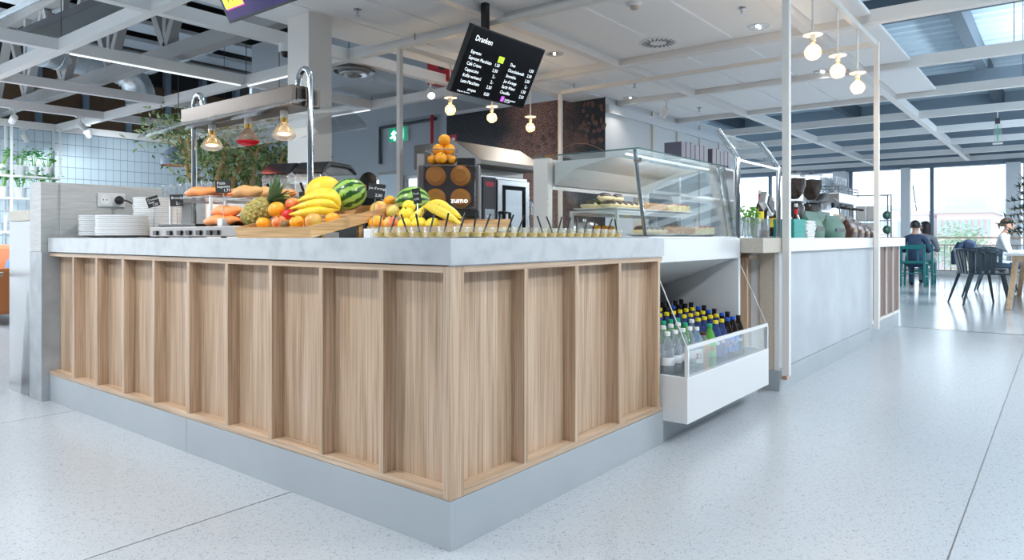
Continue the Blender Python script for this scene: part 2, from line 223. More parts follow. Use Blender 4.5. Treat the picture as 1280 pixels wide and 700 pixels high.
# ------------------------------------------------------------------ mesh tools
def frame_of(d):
    d = Vector(d).normalized(); a = Vector((0, 0, 1)) if abs(d.z) < .95 else Vector((1, 0, 0))
    u = d.cross(a).normalized(); return u, u.cross(d).normalized() * -1
class MB:
    def __init__(s): s.v = []; s.f = []
    def add(s, vs, fs):
        n = len(s.v); s.v += [Vector(p) for p in vs]; s.f += [[i + n for i in f] for f in fs]; return s
    def box(s, a, b):
        x0, x1 = sorted((a[0], b[0])); y0, y1 = sorted((a[1], b[1])); z0, z1 = sorted((a[2], b[2]))
        return s.add([(x0, y0, z0), (x1, y0, z0), (x1, y1, z0), (x0, y1, z0), (x0, y0, z1), (x1, y0, z1), (x1, y1, z1), (x0, y1, z1)],
                     [[3, 2, 1, 0], [4, 5, 6, 7], [0, 1, 5, 4], [1, 2, 6, 5], [2, 3, 7, 6], [3, 0, 4, 7]])
    def cbox(s, c, d): return s.box([c[i] - d[i] / 2 for i in range(3)], [c[i] + d[i] / 2 for i in range(3)])
    def rbox(s, c, d, rz=0, ry=0, rx=0):
        n = len(s.v); s.cbox((0, 0, 0), d); R = Matrix.Rotation(rz, 3, 'Z') @ Matrix.Rotation(ry, 3, 'Y') @ Matrix.Rotation(rx, 3, 'X')
        for i in range(n, len(s.v)): s.v[i] = R @ s.v[i] + Vector(c)
        return s
    def bar(s, p, q, w, h=None):
        """rectangular bar from p to q"""
        h = h or w; p = Vector(p); q = Vector(q); d = (q - p).normalized(); a = Vector((0, 0, 1)) if abs(d.z) < .95 else Vector((0, 1, 0))
        u = d.cross(a).normalized() * w / 2; w_ = u.cross(d).normalized() * h / 2
        return s.add([p - u - w_, p + u - w_, p + u + w_, p - u + w_, q - u - w_, q + u - w_, q + u + w_, q - u + w_],
                     [[0, 1, 2, 3], [7, 6, 5, 4], [0, 4, 5, 1], [1, 5, 6, 2], [2, 6, 7, 3], [3, 7, 4, 0]])
    def tube(s, pts, r, n=8, caps=True):
        pts = [Vector(p) for p in pts]; k = len(pts); rs = r if isinstance(r, (list, tuple)) else [r] * k
        base = len(s.v); u = None
        for i, p in enumerate(pts):
            d = (pts[min(i + 1, k - 1)] - pts[max(i - 1, 0)]).normalized()
            if u is None: u, _ = frame_of(d)
            u = (u - d * u.dot(d)).normalized(); w = d.cross(u)
            for j in range(n):
                a = 2 * pi * j / n; s.v.append(p + (u * cos(a) + w * sin(a)) * rs[i])
        for i in range(k - 1):
            for j in range(n):
                a = base + i * n + j; b = base + i * n + (j + 1) % n; s.f.append([a, b, b + n, a + n])
        if caps: s.f.append([base + j for j in range(n)][::-1]); s.f.append([base + (k - 1) * n + j for j in range(n)])
        return s
    def cyl(s, p, q, r, n=16): return s.tube([p, q], r, n)
    def lathe(s, prof, c=(0, 0, 0), n=20, M=None, closed=False):
        """prof: (radius, z) from bottom to top around z"""
        base = len(s.v); c = Vector(c)
        for r, z in prof:
            for j in range(n):
                a = 2 * pi * j / n; p = Vector((r * cos(a), r * sin(a), z))
                s.v.append((M @ p if M else p) + c)
        for i in range(len(prof) - 1):
            for j in range(n):
                a = base + i * n + j; b = base + i * n + (j + 1) % n; s.f.append([a, b, b + n, a + n])
        if prof[0][0] > 1e-5 and not closed: s.f.append([base + j for j in range(n)][::-1])
        if prof[-1][0] > 1e-5 and not closed:
            k = base + (len(prof) - 1) * n; s.f.append([k + j for j in range(n)])
        return s
    def ball(s, c, r, n=14, m=9, M=None):
        rx, ry, rz = r if isinstance(r, (list, tuple)) else (r, r, r); base = len(s.v); c = Vector(c)
        for i in range(m + 1):
            t = pi * i / m
            for j in range(n):
                a = 2 * pi * j / n; p = Vector((rx * sin(t) * cos(a), ry * sin(t) * sin(a), -rz * cos(t)))
                s.v.append((M @ p if M else p) + c)
        for i in range(m):
            for j in range(n):
                a = base + i * n + j; b = base + i * n + (j + 1) % n; s.f.append([a, b, b + n, a + n])
        return s
    def prism(s, poly, axis, a, b):
        """polygon in the two other axes (in xyz order) pushed along axis from a to b"""
        def P(p, k):
            l = list(p); l.insert('xyz'.index(axis), k); return l
        n = len(poly)
        return s.add([P(p, a) for p in poly] + [P(p, b) for p in poly], [list(range(n))[::-1], list(range(n, 2 * n))] + [[i, (i + 1) % n, n + (i + 1) % n, n + i] for i in range(n)])
    def quad(s, *p): return s.add(p, [[0, 1, 2, 3]])
    def build(s, name, material, parent=None, local=False, smooth=False, bevel=0., ang=40, org=None):
        me = bpy.data.meshes.new(name); vs = s.v
        if parent is not None and not local:
            off = wloc(parent); vs = [v - off for v in vs]
        if parent is None and org is None and vs:
            xs = [v.x for v in vs]; ys = [v.y for v in vs]; org = Vector(((min(xs) + max(xs)) / 2, (min(ys) + max(ys)) / 2, min(v.z for v in vs)))
        if parent is None: vs = [v - Vector(org) for v in vs]
        bm = bmesh.new(); bv = [bm.verts.new(v) for v in vs]
        for f in s.f:
            try: bm.faces.new([bv[i] for i in f])
            except ValueError: pass
        bmesh.ops.remove_doubles(bm, verts=bm.verts, dist=1e-6)
        bmesh.ops.recalc_face_normals(bm, faces=bm.faces)
        if bevel: bmesh.ops.bevel(bm, geom=[e for e in bm.edges if len(e.link_faces) == 2 and e.calc_face_angle(0) > .5], offset=bevel, segments=2, affect='EDGES', profile=.6)
        bm.to_mesh(me); bm.free()
        if smooth:
            me.polygons.foreach_set('use_smooth', [True] * len(me.polygons)); me.set_sharp_from_angle(angle=radians(ang))
        me.materials.append(MATS[material] if isinstance(material, str) else material)
        o = bpy.data.objects.new(name, me); COL.objects.link(o)
        if parent is not None: o.parent = parent
        else: o.location = org
        return o
def wloc(o):
    l = Vector(o.location); p = o.parent
    while p: l = l + Vector(p.location); p = p.parent
    return l
def tag(o, label=None, cat=None, group=None, kind=None):
    if label: o['label'] = label
    if cat: o['category'] = cat
    if group: o['group'] = group
    if kind: o['kind'] = kind
    return o
def thing(name, loc, label, cat, group=None, rz=0., kind=None):
    o = bpy.data.objects.new(name, None); COL.objects.link(o); o.location = loc; o.rotation_euler = (0, 0, rz); o.empty_display_size = .1
    return tag(o, label, cat, group, kind)
def kids(o): return [c for c in o.children]
KID = {}
def dup(o, loc=None, rz=None, label=None, group=None, parent=None, rot=None, scale=None):
    c = o.copy(); COL.objects.link(c)
    if parent is not None: c.parent = parent
    if loc is not None: c.location = loc
    if rz is not None: c.rotation_euler = (0, 0, rz)
    if rot is not None: c.rotation_euler = rot
    if scale is not None: c.scale = (scale,) * 3 if not isinstance(scale, tuple) else scale
    if label: c['label'] = label
    if group: c['group'] = group
    for ch in KID.get(o.name, None) or list(o.children): dup(ch, parent=c)
    return c
def share(name, me, parent, loc=(0, 0, 0), rot=None, scale=None):
    o = bpy.data.objects.new(name, me); COL.objects.link(o); o.parent = parent; o.location = loc
    if rot is not None: o.rotation_euler = rot
    if scale is not None: o.scale = scale
    return o
def text(s, size, material, parent, org, ux, uy, name='lettering', align='LEFT', lift=.0015, wscale=1.):
    """flat lettering as a mesh, laid on the plane spanned by ux (reading direction) and uy (up)"""
    cu = bpy.data.curves.new('t', 'FONT'); cu.body = s; cu.size = size; cu.align_x = align; cu.resolution_u = 2
    to = bpy.data.objects.new('t', cu); COL.objects.link(to); dg = bpy.context.evaluated_depsgraph_get()
    me = bpy.data.meshes.new_from_object(to.evaluated_get(dg)); bpy.data.objects.remove(to); bpy.data.curves.remove(cu)
    ux = Vector(ux).normalized(); uy = Vector(uy).normalized(); n = ux.cross(uy); o_ = Vector(org)
    if parent is not None: o_ = o_ - wloc(parent)
    for v in me.vertices:
        x, y = v.co.x * wscale, v.co.y; v.co = o_ + ux * x + uy * y + n * lift
    me.name = name; me.materials.clear(); me.materials.append(MATS[material])
    o = bpy.data.objects.new(name, me); COL.objects.link(o); o.parent = parent
    return o

# ================================================================== STRUCTURE
# --- floor: long resin slabs between joints
fl = thing('floor', (0, 0, 0), 'pale speckled polished floor of long slabs', 'floor', kind='structure')
MB().box((-6, -8, -.30), (21, 16, -.012)).build('subfloor', 'ground_grey', fl)
seams = [-8, -5.73, -3.73, -1.73, .272, 2.272, 4.272, 6.272, 8.272, 10.272, 12.272, 16]
for y_ in seams[1:-1]: MB().box((-6, y_ - .003, -.012), (8.44, y_ + .003, -.0015)).build('joint_strip', 'steel_dark', fl)
for i in range(len(seams) - 1):
    MB().box((-6, seams[i] + .003, -.012), (8.44, seams[i + 1] - .003, 0)).build('floor_slab', 'floor', fl)
MB().box((8.445, -8, -.012), (8.475, 16, .001)).build('threshold_strip', 'steel_dark', fl)
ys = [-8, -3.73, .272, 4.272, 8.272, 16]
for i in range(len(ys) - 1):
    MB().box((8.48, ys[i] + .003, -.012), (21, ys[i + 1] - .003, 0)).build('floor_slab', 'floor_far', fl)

# --- ceiling grid of white beams with plank panels
ZB = 2.80
cg = thing('ceiling_grid', (6, 4, ZB), 'white suspended ceiling grid of square beams with white plank panels', 'ceiling', kind='structure')
BX = [.72, 2.72, 4.73, 6.71, 8.69, 10.6, 12.5, 14.4, 16.35, 18.3, 20.1]
BY = [-.18, 1.82, 3.82, 5.9, 7.85, 9.9, 11.85, 13.8]
for i, x in enumerate(BX):
    y1 = 13.85 if x < 8 else (4.93 if x < 12 else 7.85)
    MB().box((x - .045, -6, ZB), (x + .045, y1, ZB + .115)).build('beam', 'beam_white', cg)
for y in [-4.2, -2.2] + BY:
    x1 = 20.1 if y < 4 else 8.25
    xs = [x for x in BX if x <= x1 + .01]
    for a, b_ in zip(xs[:-1], xs[1:]):
        MB().box((a + .045, y - .045, ZB), (b_ - .045, y + .045, ZB + .115)).build('beam', 'beam_white', cg)
for i in range(1, 5):
    x0, x1 = BX[i] + .06, BX[i + 1] - .06
    bands = [(1.30, 1.775)] + [(1.87 + .633 * k, 1.87 + .633 * (k + 1)) for k in range(3)] + [(3.87 + .548 * k, 3.87 + .548 * (k + 1)) for k in range(3)]
    for (y0, y1) in bands:
        if i == 3 and y1 > 4.95: MB().box((x0, max(y0, 4.94) + .012, ZB + .065), (8.33, y1 - .012, ZB + .095)).build('ceiling_panel', 'panel_white', cg, bevel=.004)
        if i >= 3 and y1 > 4.95: y1 = 4.93
        if y1 - y0 < .08: continue
        MB().box((x0, y0 + .012, ZB + .065), (x1, y1 - .012, ZB + .095)).build('ceiling_panel', 'panel_white', cg, bevel=.004)

# --- walls
def struct(o, label): return tag(o, label, None, kind='structure')
wm = thing('wall_mural', (8.36, 6.45, 0), 'dark wall with a coffee bean photo print', 'wall', kind='structure')
MB().box((8.34, 4.945, 0), (8.352, 7.92, 2.93)).build('print', 'mural', wm); MB().box((8.353, 5.13, 0), (8.5, 7.92, 4.54)).build('wall_panel', 'wall_white', wm)
# printed beans, slight relief
bean = MB().ball((0, 0, 0), (.004, .055, .038), 10, 6); bme = None
for k in range(84):
    u = random.gauss(704, 20) if k < 58 else random.uniform(728, 757); v = random.gauss(172, 9) if k < 58 else random.uniform(128, 180)
    if u > 755 or v > 190 or v < 124: continue
    p = onx(u, v, 8.338); o = None
    if bme is None or k % 9 == 0:
        mm = 'bean_light' if k % 3 else 'bean_dark'
        o = MB().ball((0, 0, 0), (.003, .055, .036), 10, 6).build('coffee_bean', mm, wm, local=True, smooth=True); bme = o.data
        o.location = p - wloc(wm); o.rotation_euler = (random.uniform(0, 3), 0, 0)
    else:
        share('coffee_bean', bme, wm, p - wloc(wm), (random.uniform(0, 3), 0, 0), (1, random.uniform(.55, .85), random.uniform(.55, .85)))
pts = [onx(690 + 3.6 * k, 193 - 14 * sin(pi * k / 20), 8.335) for k in range(0, 19)]
MB().tube(pts, .008, 6).build('printed_rim', 'bean_light', wm)
ww = thing('wall_back', (10.5, 4.98, 0), 'white panelled back wall with vertical strips', 'wall', kind='structure')
MB().box((8.353, 4.946, 0), (13.2, 5.12, 2.95)).build('wall_panel', 'wall_white', ww)
for px in (813, 844, 872, 896):
    q = ony(px, 200, 4.98)
    MB().box((q.x - .045, 4.915, 0), (q.x + .045, 4.9455, 2.88)).build('strip', 'frame_white', ww)
MB().box((8.36, 4.89, 2.66), (13.2, 4.9455, 2.78)).build('cornice', 'wall_white', ww)
we = thing('wall_exit', (9.1, 11, 0), 'pale grey wall with windows and emergency exit sign', 'wall', kind='structure')
def wall_with_holes(wx, y0, y1, z1, holes, parent, m):
    ys_ = sorted({y0, y1} | {h[0] for h in holes} | {h[1] for h in holes})
    for a, b_ in zip(ys_[:-1], ys_[1:]):
        zs = [0, z1]
        for h in holes:
            if h[0] <= a and b_ <= h[1]: zs = [0, h[2], h[3], z1]
        for k in range(0, len(zs) - 1, 2):
            if zs[k + 1] - zs[k] > .01: MB().box((wx, a, zs[k]), (wx + .2, b_, zs[k + 1])).build('wall_panel', m, parent)
hw = [(onx(476, 230, 9).y, onx(446, 230, 9).y, .9, 2.12), (onx(528, 230, 9).y, onx(501, 230, 9).y, .9, 2.10)]
wall_with_holes(9.0, 7.9, 14.4, 4.6, hw, we, 'wall_grey')
for k, h in enumerate(hw):
    w = thing('window_%d' % (k + 3), (9.1, (h[0] + h[1]) / 2, h[2]), 'small bright window in the grey wall', 'window', kind='structure')
    MB().box((9.1, h[0], h[2]), (9.11, h[1], h[3])).build('pane', 'window_glass', w)
    mb = MB()
    for y in (h[0] + .02, h[1] - .02): mb.box((9.06, y - .02, h[2]), (9.14, y + .02, h[3]))
    mb.box((9.06, h[0] + .04, h[2]), (9.14, h[1] - .04, h[2] + .05)); mb.box((9.06, h[0] + .04, h[3] - .05), (9.14, h[1] - .04, h[3]))
    mb.build('window_frame', 'white', w)
d1 = thing('door_1', (8.96, onx(487, 230, 9).y, 0), 'pale blue glass door leaf beside the exit window', 'door', kind='structure')
ya, yb = onx(499, 230, 8.97).y, onx(475, 230, 8.97).y
MB().box((8.94, ya, 0), (8.99, yb, 2.14)).build('door_leaf', 'tile', d1, bevel=.004)
MB().box((8.93, ya - .05, 0), (8.995, ya, 2.19)).build('door_frame', 'steel_dark', d1)
MB().box((8.93, ya, 2.14), (8.995, yb, 2.19)).build('door_frame', 'steel_dark', d1)
MB().cyl((8.90, ya + .1, 1.02), (8.90, ya + .22, 1.02), .012, 8).build('door_handle', 'steel', d1)
# tiled wall at the left back
YT = 14.4
wt = thing('wall_tiled', (6, YT, 0), 'pale blue tiled back wall', 'wall', kind='structure')
MB().box((1.0, YT, 0), (9.0, YT + .2, 2.87)).build('wall_panel', 'grout', wt)
tme = MB().cbox((0, 0, 0), (.124, .016, .202)).build('tile', 'tile', wt, local=True, bevel=.003); tme.location = (0, 14.395, 0)
tiles = []
for i in range(37):
    for j in range(8):
        tiles.append((3.98 + .131 * i, YT - .005, 1.30 + .209 * j))
tme.location = Vector(tiles[0]) - wt.location
for p in tiles[1:]: share('tile', tme.data, wt, Vector(p) - wt.location)
mb = MB()
for i in range(16):
    for j in range(8): mb.cbox((1.9 + .131 * i - .01, YT - .005, 1.30 + .209 * j), (.124, .016, .202))
for i in range(9):
    for j in range(8): mb.cbox((3.98 + .131 * (37 + i), YT - .005, 1.30 + .209 * j), (.124, .016, .202))
for i in range(58):
    for j in range(6): mb.cbox((1.4 + .131 * i, YT - .005, .10 + .209 * j - .05), (.124, .016, .202))
tag(mb.build('tile_field', 'tile', wt), kind='stuff')
# dark upper storey behind the grid: brown panels between blue-grey mullions
wu = thing('wall_upper', (5, YT + .3, 2.85), 'brown panelled upper storey behind the ceiling grid', 'wall', kind='structure')
MB().box((-2, YT + .4, 2.85), (9, YT + .6, 4.7)).build('wall_panel', 'roof_dark', wu)
for k in range(10):
    x = 1.6 + .78 * k
    MB().box((x + .06, YT + .30, 2.86), (x + .72, YT + .40, 4.05)).build('panel', 'brown_wall', wu)
    MB().box((x - .05, YT + .24, 2.86), (x + .05, YT + .40, 4.6)).build('mullion', 'mullion_blue', wu)
MB().box((-2, YT + .05, 2.85), (9, YT + .5, 2.86)).build('ledge', 'grout', wu)

wl = struct(MB().box((-6.2, -8, 0), (-6, 16, 4.75)).build('wall_left', 'wall_shop'), 'grey shop wall on the left side')
wr = struct(MB().box((-6.2, -8.2, 0), (21, -8, 4.75)).build('wall_rear', 'wall_shop'), 'grey shop wall on the right side')
# --- roof: left half dark with pale strips running along x, right half ribbed steel deck
ro = thing('roof', (8, 4, 4.6), 'dark roof deck with pale strips and ribbed steel sheets', 'roof', kind='structure')
MB().box((-6, 5.2, 4.75), (9.2, 16, 4.85)).build('roof_deck', 'roof_dark', ro)
y = 5.3
while y < 15:
    MB().box((-6, y, 4.55), (9.0, y + .55, 4.62)).build('pale_strip', 'roof_white', ro); y += 1.15
MB().box((-6, -8, 4.62), (9.2, 5.2, 4.72)).build('white_soffit', 'deck_pale', ro)
MB().box((9.2, -8, 4.46), (21, 16, 4.56)).build('roof_deck', 'deck_blue', ro)
x = 9.3
while x < 20.9:
    MB().prism([(x, 4.46), (x + .05, 4.40), (x + .17, 4.40), (x + .22, 4.46)], 'y', -8, 9.0).build('deck_rib', 'deck_blue', ro); x += .36
for yb_ in (-4.5, -1.5, 1.2, 4.3, 7.4):
    MB().box((9.2, yb_ - .08, 4.05), (20.5, yb_ + .08, 4.38)).build('roof_beam', 'deck_dark', ro)
for xb in (10.2, 15.6): MB().box((xb - .1, -8, 3.75), (xb + .1, 9, 4.05)).build('roof_beam', 'deck_dark', ro)
for (y0, y1) in ((2.2, 3.2), (-.6, .6)):
    MB().bar((10.2, y0, 3.0), (10.2, y0 + .01, 4.0), .12, .12).build('hanger', 'deck_dark', ro)

# --- window front at the far right
XW = 20.3
wf = thing('wall_window', (XW, 0, 0), 'pale parapet and dark blue fascia around the window front', 'wall', kind='structure')
MB().box((XW - .05, -8, 2.80), (XW + .3, 10, 4.5)).build('fascia', 'deck_mid', wf)
MB().box((XW - .12, -8, 2.70), (XW + .2, 10, 2.80)).build('lintel', 'mullion_blue', wf)
MB().box((XW - .05, -8, 0), (XW + .2, 10, .16)).build('sill', 'white', wf)
MB().box((XW - .35, 4.55, 0), (XW + .1, 4.85, 2.7)).build('pillar', 'wall_white', wf)
MB().box((XW - .35, .80, .16), (XW - .1, 1.08, 2.7)).build('pillar', 'wall_white', wf)
MB().box((XW - .35, 3.05, .16), (XW - .15, 3.25, 2.7)).build('pillar', 'wall_white', wf)
ml = [-8, -3.6, -1.4, .72, 2.61, 4.48, 6.6, 9.9]
for k in range(len(ml) - 1):
    w = thing('window_%d' % (k + 5), (XW, (ml[k] + ml[k + 1]) / 2, .16), 'tall bright window pane of the far window front', 'window', kind='structure')
    MB().box((XW, ml[k] + .04, .16), (XW + .012, ml[k + 1] - .04, 2.7)).build('pane', 'window_glass', w)
    MB().box((XW - .05, ml[k] - .04, .16), (XW + .06, ml[k] + .04, 2.7)).build('mullion', 'mullion_blue', w)

# ================================================================== FRONT COUNTER
XC, YC = 1.553, 1.459
DP = .055     # depth of the niches between the fins
cb = thing('service_counter', (XC + .4, YC + 1, 0), 'oak clad corner counter with upright fins and pale plinth', 'counter')
# plinth with a joint on the long side
jy = onx(233, 400, XC).y
MB().box((XC, YC, 0), (XC + .02, jy - .0015, .15)).build('plinth', 'plinth_grey', cb, bevel=.001)
MB().box((XC, jy + .0015, 0), (XC + .02, 4.655, .15)).build('plinth', 'plinth_grey', cb, bevel=.001)
MB().box((XC + .02, YC, 0), (2.985, YC + .02, .15)).build('plinth', 'plinth_grey', cb, bevel=.001)
# carcass behind the panels
MB().box((XC + DP + .02, YC + DP + .02, .02), (2.30, 4.60, .86)).build('carcass', 'white_matte', cb)
MB().box((2.30, YC + DP + .02, .02), (2.965, 2.20, .86)).build('carcass', 'white_matte', cb)
FT = .022
fpx = [92, 121, 154, 192.5, 236, 284, 339, 402.5, 478]
fy = [onx(u, 400, XC).y for u in fpx]
Z0, Z1 = .152, .862; RB, RTp = .022, .020
# rails along y
MB().box((XC, YC + .03, Z0), (XC + DP + .02, 4.655, Z0 + RB)).build('bottom_rail', 'oak_y', cb, bevel=.001)
MB().box((XC, YC + .03, Z1 - RTp), (XC + DP + .02, 4.655, Z1)).build('top_rail', 'oak_y', cb, bevel=.001)
MB().box((XC + .062, YC, Z0), (2.976, YC + DP + .02, Z0 + RB)).build('bottom_rail', 'oak_x', cb, bevel=.001)
MB().box((XC + .062, YC, Z1 - RTp), (2.976, YC + DP + .02, Z1)).build('top_rail', 'oak_x', cb, bevel=.001)
# corner post and fins
MB().prism([(XC, YC), (XC + .062, YC), (XC + .062, YC + DP), (XC + DP, YC + DP), (XC + DP, YC + .03), (XC, YC + .03)], 'z', Z0, Z1).build('corner_post', 'oak', cb, bevel=.001)
for y in fy:
    MB().box((XC, y - .004, Z0 + RB), (XC + DP, y + FT - .004, Z1 - RTp)).build('fin', 'oak', cb, bevel=.001)
edges = sorted([YC + DP] + [y + FT - .004 for y in fy]); starts = [YC + .03] + sorted(y + FT - .004 for y in fy); ends = sorted(y - .004 for y in fy) + [4.655]
for a, b_ in zip(starts, ends):
    MB().box((XC + DP, a - .02 if a > YC + .1 else a + .03, Z0 + RB), (XC + DP + .018, b_ + .018 if b_ < 4.6 else b_, Z1 - RTp)).build('panel', 'oak', cb)
gx = [ony(u, 400, YC).x for u in (655.5, 719, 773.5, 822.5)]
for x in gx:
    MB().box((x, YC, Z0 + RB), (x + FT, YC + DP, Z1 - RTp)).build('fin', 'oak', cb, bevel=.001)
st = [XC + .062] + [x + FT for x in gx[:-1]]
for a, b_ in zip(st, gx):
    MB().box((a, YC + DP, Z0 + RB), (b_, YC + DP + .018, Z1 - RTp)).build('panel', 'oak', cb)
# worktop
wk = thing('worktop', (XC + .45, YC + .5, .866), 'thick pale grey stone worktop of the oak counter', 'worktop')
MB().prism([(1.545, 1.45), (2.978, 1.45), (2.978, 1.50), (2.94, 1.50), (2.94, 2.46), (2.50, 2.46), (2.50, 4.66), (1.545, 4.66)], 'z', .866, .9485).build('slab', 'worktop', wk, bevel=.002)
MB().box((1.56, 1.465, .862), (2.97, 1.475, .866)).build('shadow_batten', 'steel_light', wk)
# end gable with upstand
eg = thing('end_gable', (1.6, 4.8, 0), 'grey stone end post with tall grey upstand panel', 'panel')
MB().box((1.512, 4.657, 0), (1.68, 4.848, .866)).build('post', 'concrete', eg, bevel=.002)
MB().box((1.512, 4.668, .867), (2.62, 4.848, 1.275)).build('upstand', 'grey_laminate', eg, bevel=.002)
MB().box((1.61, 4.655, .949), (2.50, 4.668, 1.270)).build('upstand_facing', 'grey_laminate', eg, bevel=.001)
mp_ = thing('marble_panel', (1.55, 5.03, 0), 'white marble end panel with grey vein left of the grey post', 'panel')
MB().box((1.516, 4.852, 0), (1.60, 5.215, 1.05)).build('slab', 'marble', mp_, bevel=.002)
MB().box((1.512, 4.852, 1.052), (1.62, 5.215, 1.115)).build('cap', 'beige_laminate', mp_, bevel=.002)
# socket with plug
so = thing('wall_socket', (1.9, 4.655, 1.13), 'white double wall socket on the grey upstand', 'socket')
sa = ony(122, 241, 4.65); sb = ony(156, 259, 4.65)
MB().box((sa.x, 4.643, sb.z), (sb.x, 4.6548, sa.z)).build('plate', 'white_gloss', so, bevel=.002)
sc_ = ((sa.x + sb.x) / 2, (sa.z + sb.z) / 2); rr = abs(sa.z - sb.z) * .36
for s_ in (-1, 1):
    cx = sc_[0] + s_ * (sb.x - sa.x) * .25
    MB().lathe([(rr, 0), (rr, .004), (rr * .85, .0045), (rr * .8, .001), (0, .001)], (cx, 4.643, sc_[1]), 20, Matrix.Rotation(pi / 2, 3, 'X')).build('socket_ring', 'white', so, smooth=True)
    for e in (-1, 1): MB().cyl((cx + e * rr * .35, 4.6415, sc_[1]), (cx + e * rr * .35, 4.6405, sc_[1]), rr * .13, 8).build('pin_hole', 'black', so)
pl = thing('power_plug', (sc_[0] + .03, 4.60, sc_[1]), 'black power plug and curled cable in the wall socket', 'plug')
cx = sc_[0] + (sb.x - sa.x) * .25
MB().lathe([(rr * .9, 0), (rr * .9, .012), (rr * .6, .03), (.006, .04)], (cx, 4.638, sc_[1]), 16, Matrix.Rotation(pi / 2, 3, 'X')).build('plug_body', 'black', pl, smooth=True)
MB().tube([(cx, 4.60, sc_[1]), (cx + .02, 4.575, sc_[1] - .005), (cx + .06, 4.57, sc_[1] - .025), (cx + .09, 4.56, sc_[1] - .05), (cx + .085, 4.55, sc_[1] - .09), (cx + .09, 4.55, sc_[1] - .13), (cx + .09, 4.55, .956)], .005, 8).build('cable', 'black', pl, smooth=True)

# ================================================================== CHILLER UNIT
ch = thing('drinks_chiller', (3.53, 1.8, 0), 'white open front drinks chiller with low drawer box and glass lip', 'chiller')
CX0, CX1, CY = 2.985, 4.085, 1.502
MB().box((CX0, CY, .83), (CX1, 2.15, .944)).build('top_band', 'white_gloss', ch, bevel=.003)
MB().box((CX0, CY, .15), (CX0 + .03, 2.15, .828)).build('side', 'white', ch, bevel=.002)
MB().box((CX1 - .03, CY, .15), (CX1, 2.15, .828)).build('side', 'white', ch, bevel=.002)
MB().box((CX0 + .03, 2.12, .15), (CX1 - .03, 2.15, .828)).build('back', 'dark_grey', ch)
MB().prism([(1.53, .828), (1.95, .66), (1.98, .66), (1.98, .828)], 'x', CX0 + .032, CX1 - .032).build('baffle', 'white', ch, bevel=.002)
DY = 1.338
MB().box((2.982, DY, .105), (4.088, DY + .03, .315)).build('drawer_front', 'white_gloss', ch, bevel=.003)
MB().box((2.982, DY + .03, .105), (3.004, CY + .02, .315)).build('drawer_side', 'white_gloss', ch, bevel=.002)
MB().box((4.066, DY + .03, .105), (4.088, CY + .02, .315)).build('drawer_side', 'white_gloss', ch, bevel=.002)
MB().box((3.004, DY + .03, .105), (4.066, CY + .6, .125)).build('drawer_floor', 'white', ch)
MB().box((3.015, DY + .032, .25), (4.055, DY + .10, .262)).build('grille_base', 'white', ch)
for k in range(30): MB().box((3.05 + .033 * k, DY + .045, .262), (3.068 + .033 * k, DY + .085, .268)).build('grille_slat', 'steel_dark', ch)
MB().box((2.99, DY + .006, .318), (4.08, DY + .012, .44)).build('glass_lip', 'glass', ch)
MB().box((2.985, DY + .002, .44), (4.085, DY + .016, .458)).build('lip_rail', 'white_gloss', ch, bevel=.002)
for x in (2.988, 4.07): MB().box((x, DY + .001, .316), (x + .014, DY + .017, .44)).build('lip_post', 'white_gloss', ch)
for x in (2.994, 4.077): MB().cyl((x, DY + .01, .456), (x, CY + .012, .822), .0025, 6).build('stay_wire', 'white_gloss', ch)
TI = []   # tier rows for the bottles
for k in range(6):
    y0 = DY + .105 + .072 * k; z = .268 + .014 * k
    MB().box((3.006, y0, z - .02), (4.053, y0 + .070, z)).build('tier', 'steel_dark', ch); TI.append((y0 + .035, z))
pk = thing('chiller_plinth', (3.5, 1.6, 0), 'pale recessed plinth under the drinks chiller', 'plinth')
MB().box((2.99, 1.475, 0), (4.30, 1.495, .10)).build('plinth', 'plinth_grey', pk)
MB().box((3.02, 1.60, 0), (4.05, 1.62, .10)).build('plinth', 'plinth_grey', pk)

# bottles
def bottle_proto(name, h, r, body, cap, label=None, lz=(.30, .58), capr=.014, emblem=None, liquid=None):
    t = thing(name, (0, 0, -20), 'x', 'bottle')
    MB().lathe([(r * .85, 0), (r, h * .03), (r, h * .22), (r * .95, h * .30), (r, h * .38), (r, h * .60), (r * .82, h * .72), (capr * .9, h * .88), (capr * .9, h * .93)], n=14).build('bottle_body', body, t, local=True, smooth=True)
    if liquid: MB().lathe([(r * .8, .002), (r * .93, h * .035), (r * .93, h * .60), (r * .75, h * .72), (0, h * .74)], n=12).build('liquid', liquid, t, local=True, smooth=True)
    MB().lathe([(capr, h * .925), (capr, h * .995), (capr * .9, h)], n=12).build('cap', cap, t, local=True, smooth=True)
    if label:
        lb = MB().lathe([(r * 1.012, h * lz[0]), (r * 1.012, h * lz[1])], n=14, closed=True).build('label', label, t, local=True, smooth=True)
        if emblem:
            for (m_, zz, s_) in emblem:
                M_ = MB(); 
                n_ = 14; vs = []
                for j in range(n_):
                    a = 2 * pi * j / n_; ya_ = cos(a) * s_ / r; vs.append((-r * 1.03 * cos(ya_ * .95), r * 1.03 * sin(ya_ * .95) , h * zz + sin(a) * s_ * .8))
                M_.add(vs, [list(range(n_))]).build('emblem', m_, lb, local=True)
    return t
